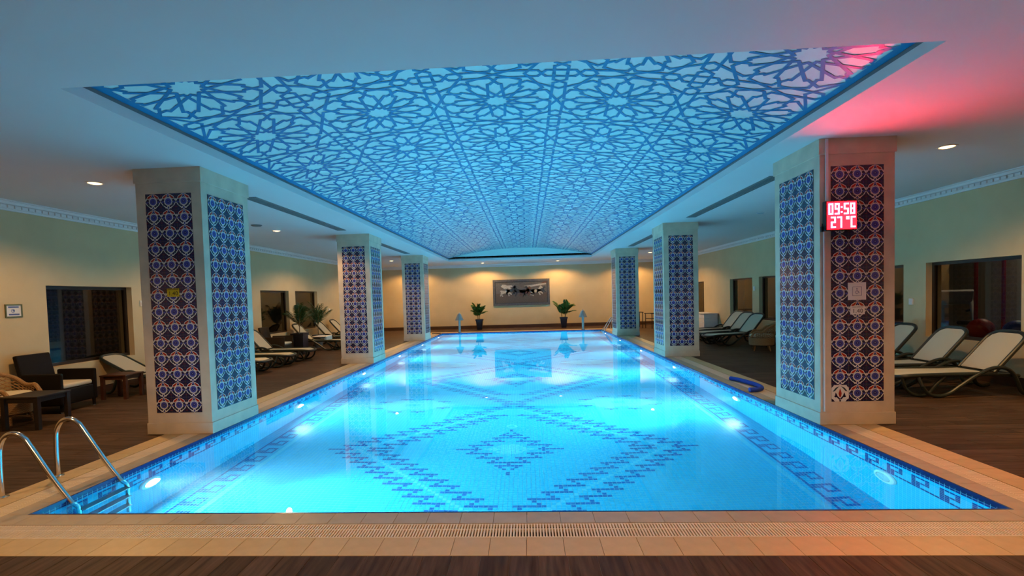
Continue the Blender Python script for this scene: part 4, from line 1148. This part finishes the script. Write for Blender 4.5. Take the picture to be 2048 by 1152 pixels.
def palm(loc, pot, hpot, rpot, nf, length, hstem, mn, seed, label, leaf=0.2, droop=0.45, stems=1, square=False, wd=0.03, lift=(-0.75, 0.25)):
    rnd = random.Random(seed)
    A = tag(empty('potted_palm', (loc[0], loc[1], 0.001)), label, 'potted plant', 'potted palms')
    q = MB()
    taper = 0.92 if hpot > 0.6 else 0.66
    q.lathe([(rpot*taper, 0.0), (rpot*0.95, hpot*0.86), (rpot*1.05, hpot*0.87), (rpot*1.08, hpot), (rpot*0.95, hpot), (rpot*0.9, hpot*0.92), (0.0001, hpot*0.92)], pot, 4 if square else 24, caps=False)
    q.lathe([(0.0001, 0.0), (rpot*taper, 0.0)], pot, 4 if square else 24, caps=False)
    o = q.build('pot', A)
    if not square: shade(o)
    else: o.rotation_euler = (0, 0, PI/4)
    q = MB(); q.lathe([(0.0001, hpot*0.93), (rpot*0.85, hpot*0.93)], 'soil', 16, caps=False); q.build('soil', o)
    fm = [frond_mesh('frond', length*(0.85+0.15*k), 11, leaf, wd, droop*(0.8+0.3*k), mn) for k in range(3)]
    for st in range(stems):
        a0 = rnd.uniform(0, 2*PI); off = (rpot*0.3*math.cos(a0), rpot*0.3*math.sin(a0)) if stems > 1 else (0, 0)
        lean = (off[0]*1.6, off[1]*1.6); hs = hstem*rnd.uniform(0.75, 1.1) if stems > 1 else hstem
        q = MB(); q.tube([(off[0], off[1], hpot*0.9), (off[0]+lean[0]*0.4, off[1]+lean[1]*0.4, hpot+hs*0.5), (off[0]+lean[0], off[1]+lean[1], hpot+hs)], [0.016, 0.013, 0.008], 'stem_brown', 7, smooth=3); shade(q.build('stem', A))
        m_ = nf//stems
        for k in range(m_):
            az = 2*PI*k/m_+rnd.uniform(-.35, .35); tilt = rnd.uniform(*lift)
            u = rnd.uniform(0.12, 1.0) if stems > 1 else rnd.uniform(0.55, 1.0)
            inst('frond', fm[rnd.randrange(3)], (off[0]+lean[0]*u, off[1]+lean[1]*u, hpot+hs*u), A, rot=(0, tilt, az))
    return A
palm((-2.10, 24.72), 'pot_black', 0.52, 0.25, 27, 0.44, 0.36, 'leaf_green', 3, 'bushy potted palm in a black pot left of the mural', leaf=0.20, stems=3, square=True, wd=0.065, droop=0.3, lift=(-1.15, 0.0))
palm((2.08, 24.75), 'pot_black', 0.52, 0.25, 27, 0.48, 0.46, 'leaf_green', 9, 'bushy potted palm in a black pot right of the mural', leaf=0.20, stems=3, square=True, wd=0.065, droop=0.3, lift=(-1.15, 0.0))
palm((-6.80, 15.10), 'pot_black', 0.66, 0.27, 17, 0.62, 0.30, 'leaf_dark', 5, 'feathery palm in a tall black planter beside the brown wicker armchair', square=True, leaf=0.22, droop=0.30, lift=(-1.05, -0.25))
palm((-7.12, 17.22), 'pot_grey', 0.45, 0.20, 17, 0.70, 0.45, 'leaf_dark', 8, 'feathery palm in a grey pot beside the towel lounger', leaf=0.24, droop=0.30, lift=(-1.05, -0.25))

# ================================================================== ROOMS BEHIND THE GLASS
m = MB(); m.box((11.2, YN, -0.3), (11.3, YB, HC+0.5), 'gym_pale'); m.box((XW+WT, YN, -0.3), (11.2, YB, -0.01), 'gym_dark'); m.box((XW+WT, YN, 3.0), (11.2, YB, 3.1), 'gym_dark')
tag(m.build('wall_gym'), 'dim gym room beyond the right windows', kind='structure')
m = MB(); m.box((-9.4, YN, -0.3), (-9.3, YB, HC+0.5), 'gym_dark'); m.box((-9.3, YN, -0.3), (-XW-WT, YB, -0.01), 'gym_dark'); m.box((-9.3, YN, 3.0), (-XW-WT, YB, 3.1), 'gym_dark')
tag(m.build('wall_beyond'), 'dark room beyond the left windows', kind='structure')
def treadmill(loc, deg, label):
    A = tag(empty('treadmill', (loc[0], loc[1], -0.008), math.radians(deg)), label, 'treadmill', 'gym machines')
    q = MB(); q.box((-0.9, -0.38, 0.06), (0.8, 0.38, 0.2), 'gym_black'); q.box((-0.85, -0.26, 0.2), (0.6, 0.26, 0.21), 'gym_dark'); q.build('deck', A, bevel=0.02)
    for x in (-0.8, 0.7):
        q = MB(); q.box((x-0.05, -0.36, 0.0), (x+0.05, 0.36, 0.06), 'gym_black'); q.build('foot_bar', A)
    for s in (-1, 1):
        q = MB(); q.tube([(0.7, s*0.36, 0.15), (0.45, s*0.36, 0.85), (0.35, s*0.34, 1.25)], 0.035, 'gym_grey', 10); q.build('upright', A)
        q = MB(); q.tube([(0.40, s*0.35, 1.05), (-0.1, s*0.35, 1.0)], 0.025, 'gym_black', 8); q.build('handle', A)
    q = MB(); M = Matrix.Translation((0.38, 0, 1.30)) @ Matrix.Rotation(0.5, 4, 'Y'); q.box((-0.03, -0.36, -0.14), (0.05, 0.36, 0.2), 'gym_grey', M); q.build('console', A, bevel=0.02)
    q = MB(); q.box((-0.045, -0.22, -0.08), (-0.031, 0.22, 0.12), 'gym_blue', M); q.build('screen', A)
treadmill((9.75, 11.75), 240, 'grey and black treadmill seen through the right front window')
A = tag(empty('exercise_bike', (8.75, 10.55, -0.008), 2.2), 'dark exercise bike seen through the right front window', 'exercise bike')
q = MB(); q.tube([(0.45, 0, 0.05), (0.25, 0, 0.5), (0.35, 0, 1.1)], 0.05, 'gym_black', 10); q.tube([(-0.45, 0, 0.05), (0.25, 0, 0.45)], 0.05, 'gym_black', 10); q.tube([(-0.3, 0, 0.15), (-0.35, 0, 0.8)], 0.035, 'gym_grey', 8); shade(q.build('frame', A))
q = MB(); q.lathe([(0.0001, -0.04), (0.24, -0.04), (0.25, 0), (0.24, 0.04), (0.0001, 0.04)], 'gym_black', 24, c=(0.22, 0, 0.36), axis='y', caps=False); shade(q.build('flywheel', A))
q = MB(); q.box((-0.5, -0.12, 0.8), (-0.2, 0.12, 0.88), 'gym_black'); q.build('saddle', A, bevel=0.03)
q = MB(); q.tube([(0.3, -0.25, 1.1), (0.35, 0, 1.12), (0.3, 0.25, 1.1)], 0.02, 'gym_black', 8, smooth=3); q.build('handlebar', A)
for x in (-0.45, 0.45):
    q = MB(); q.tube([(x, -0.25, 0.035), (x, 0.25, 0.035)], 0.035, 'gym_grey', 8); q.build('foot_bar', A)
for (x, y, lb) in ((9.3, 10.5, 'red post in the gym, left of the pair seen through glass'), (9.72, 10.38, 'red post in the gym, right of the pair seen through glass')):
    q = MB(); q.box((-0.024, -0.024, 0), (0.024, 0.024, 2.98), 'gym_red'); q.box((-0.09, -0.09, 0), (0.09, 0.09, 0.02), 'gym_red'); o = q.build('steel_post', bevel=0.006); o.location = (x, y, -0.008); tag(o, lb, 'post', 'red gym posts')
for (x, y, r, lb, mn) in ((8.72, 9.72, 0.20, 'red exercise ball on the gym floor', 'gym_red'), (8.75, 9.05, 0.20, 'blue exercise ball on the gym floor', 'gym_blue')):
    q = MB(); q.lathe([(max(0.0001, r*math.sin(PI*k/14)), r-r*math.cos(PI*k/14)) for k in range(15)], mn, 24, caps=False); o = shade(q.build('exercise_ball')); o.location = (x, y, 0.5435); tag(o, lb, 'exercise ball', 'exercise balls')
    q = MB(); q.box((-0.3, -0.28, 0), (0.3, 0.28, 0.55), 'gym_black'); o = q.build('plyo_box', bevel=0.02); o.location = (x, y, -0.008); tag(o, 'black box under the %s' % lb.split(' on')[0], 'box', 'gym boxes')
A = tag(empty('gym_fill_lamp', (10.3, 10.4, 2.99)), 'added fill lamp that brightens the gym', 'ceiling lamp')  # lamp added so the machines behind the glass show up
q = MB(); q.box((-0.15, -0.6, -0.04), (0.15, 0.6, -0.001), 'white_plastic'); q.build('housing', A)
q = MB(); q.box((-0.13, -0.58, -0.048), (0.13, 0.58, -0.041), 'gym_fill'); q.build('diffuser', A)
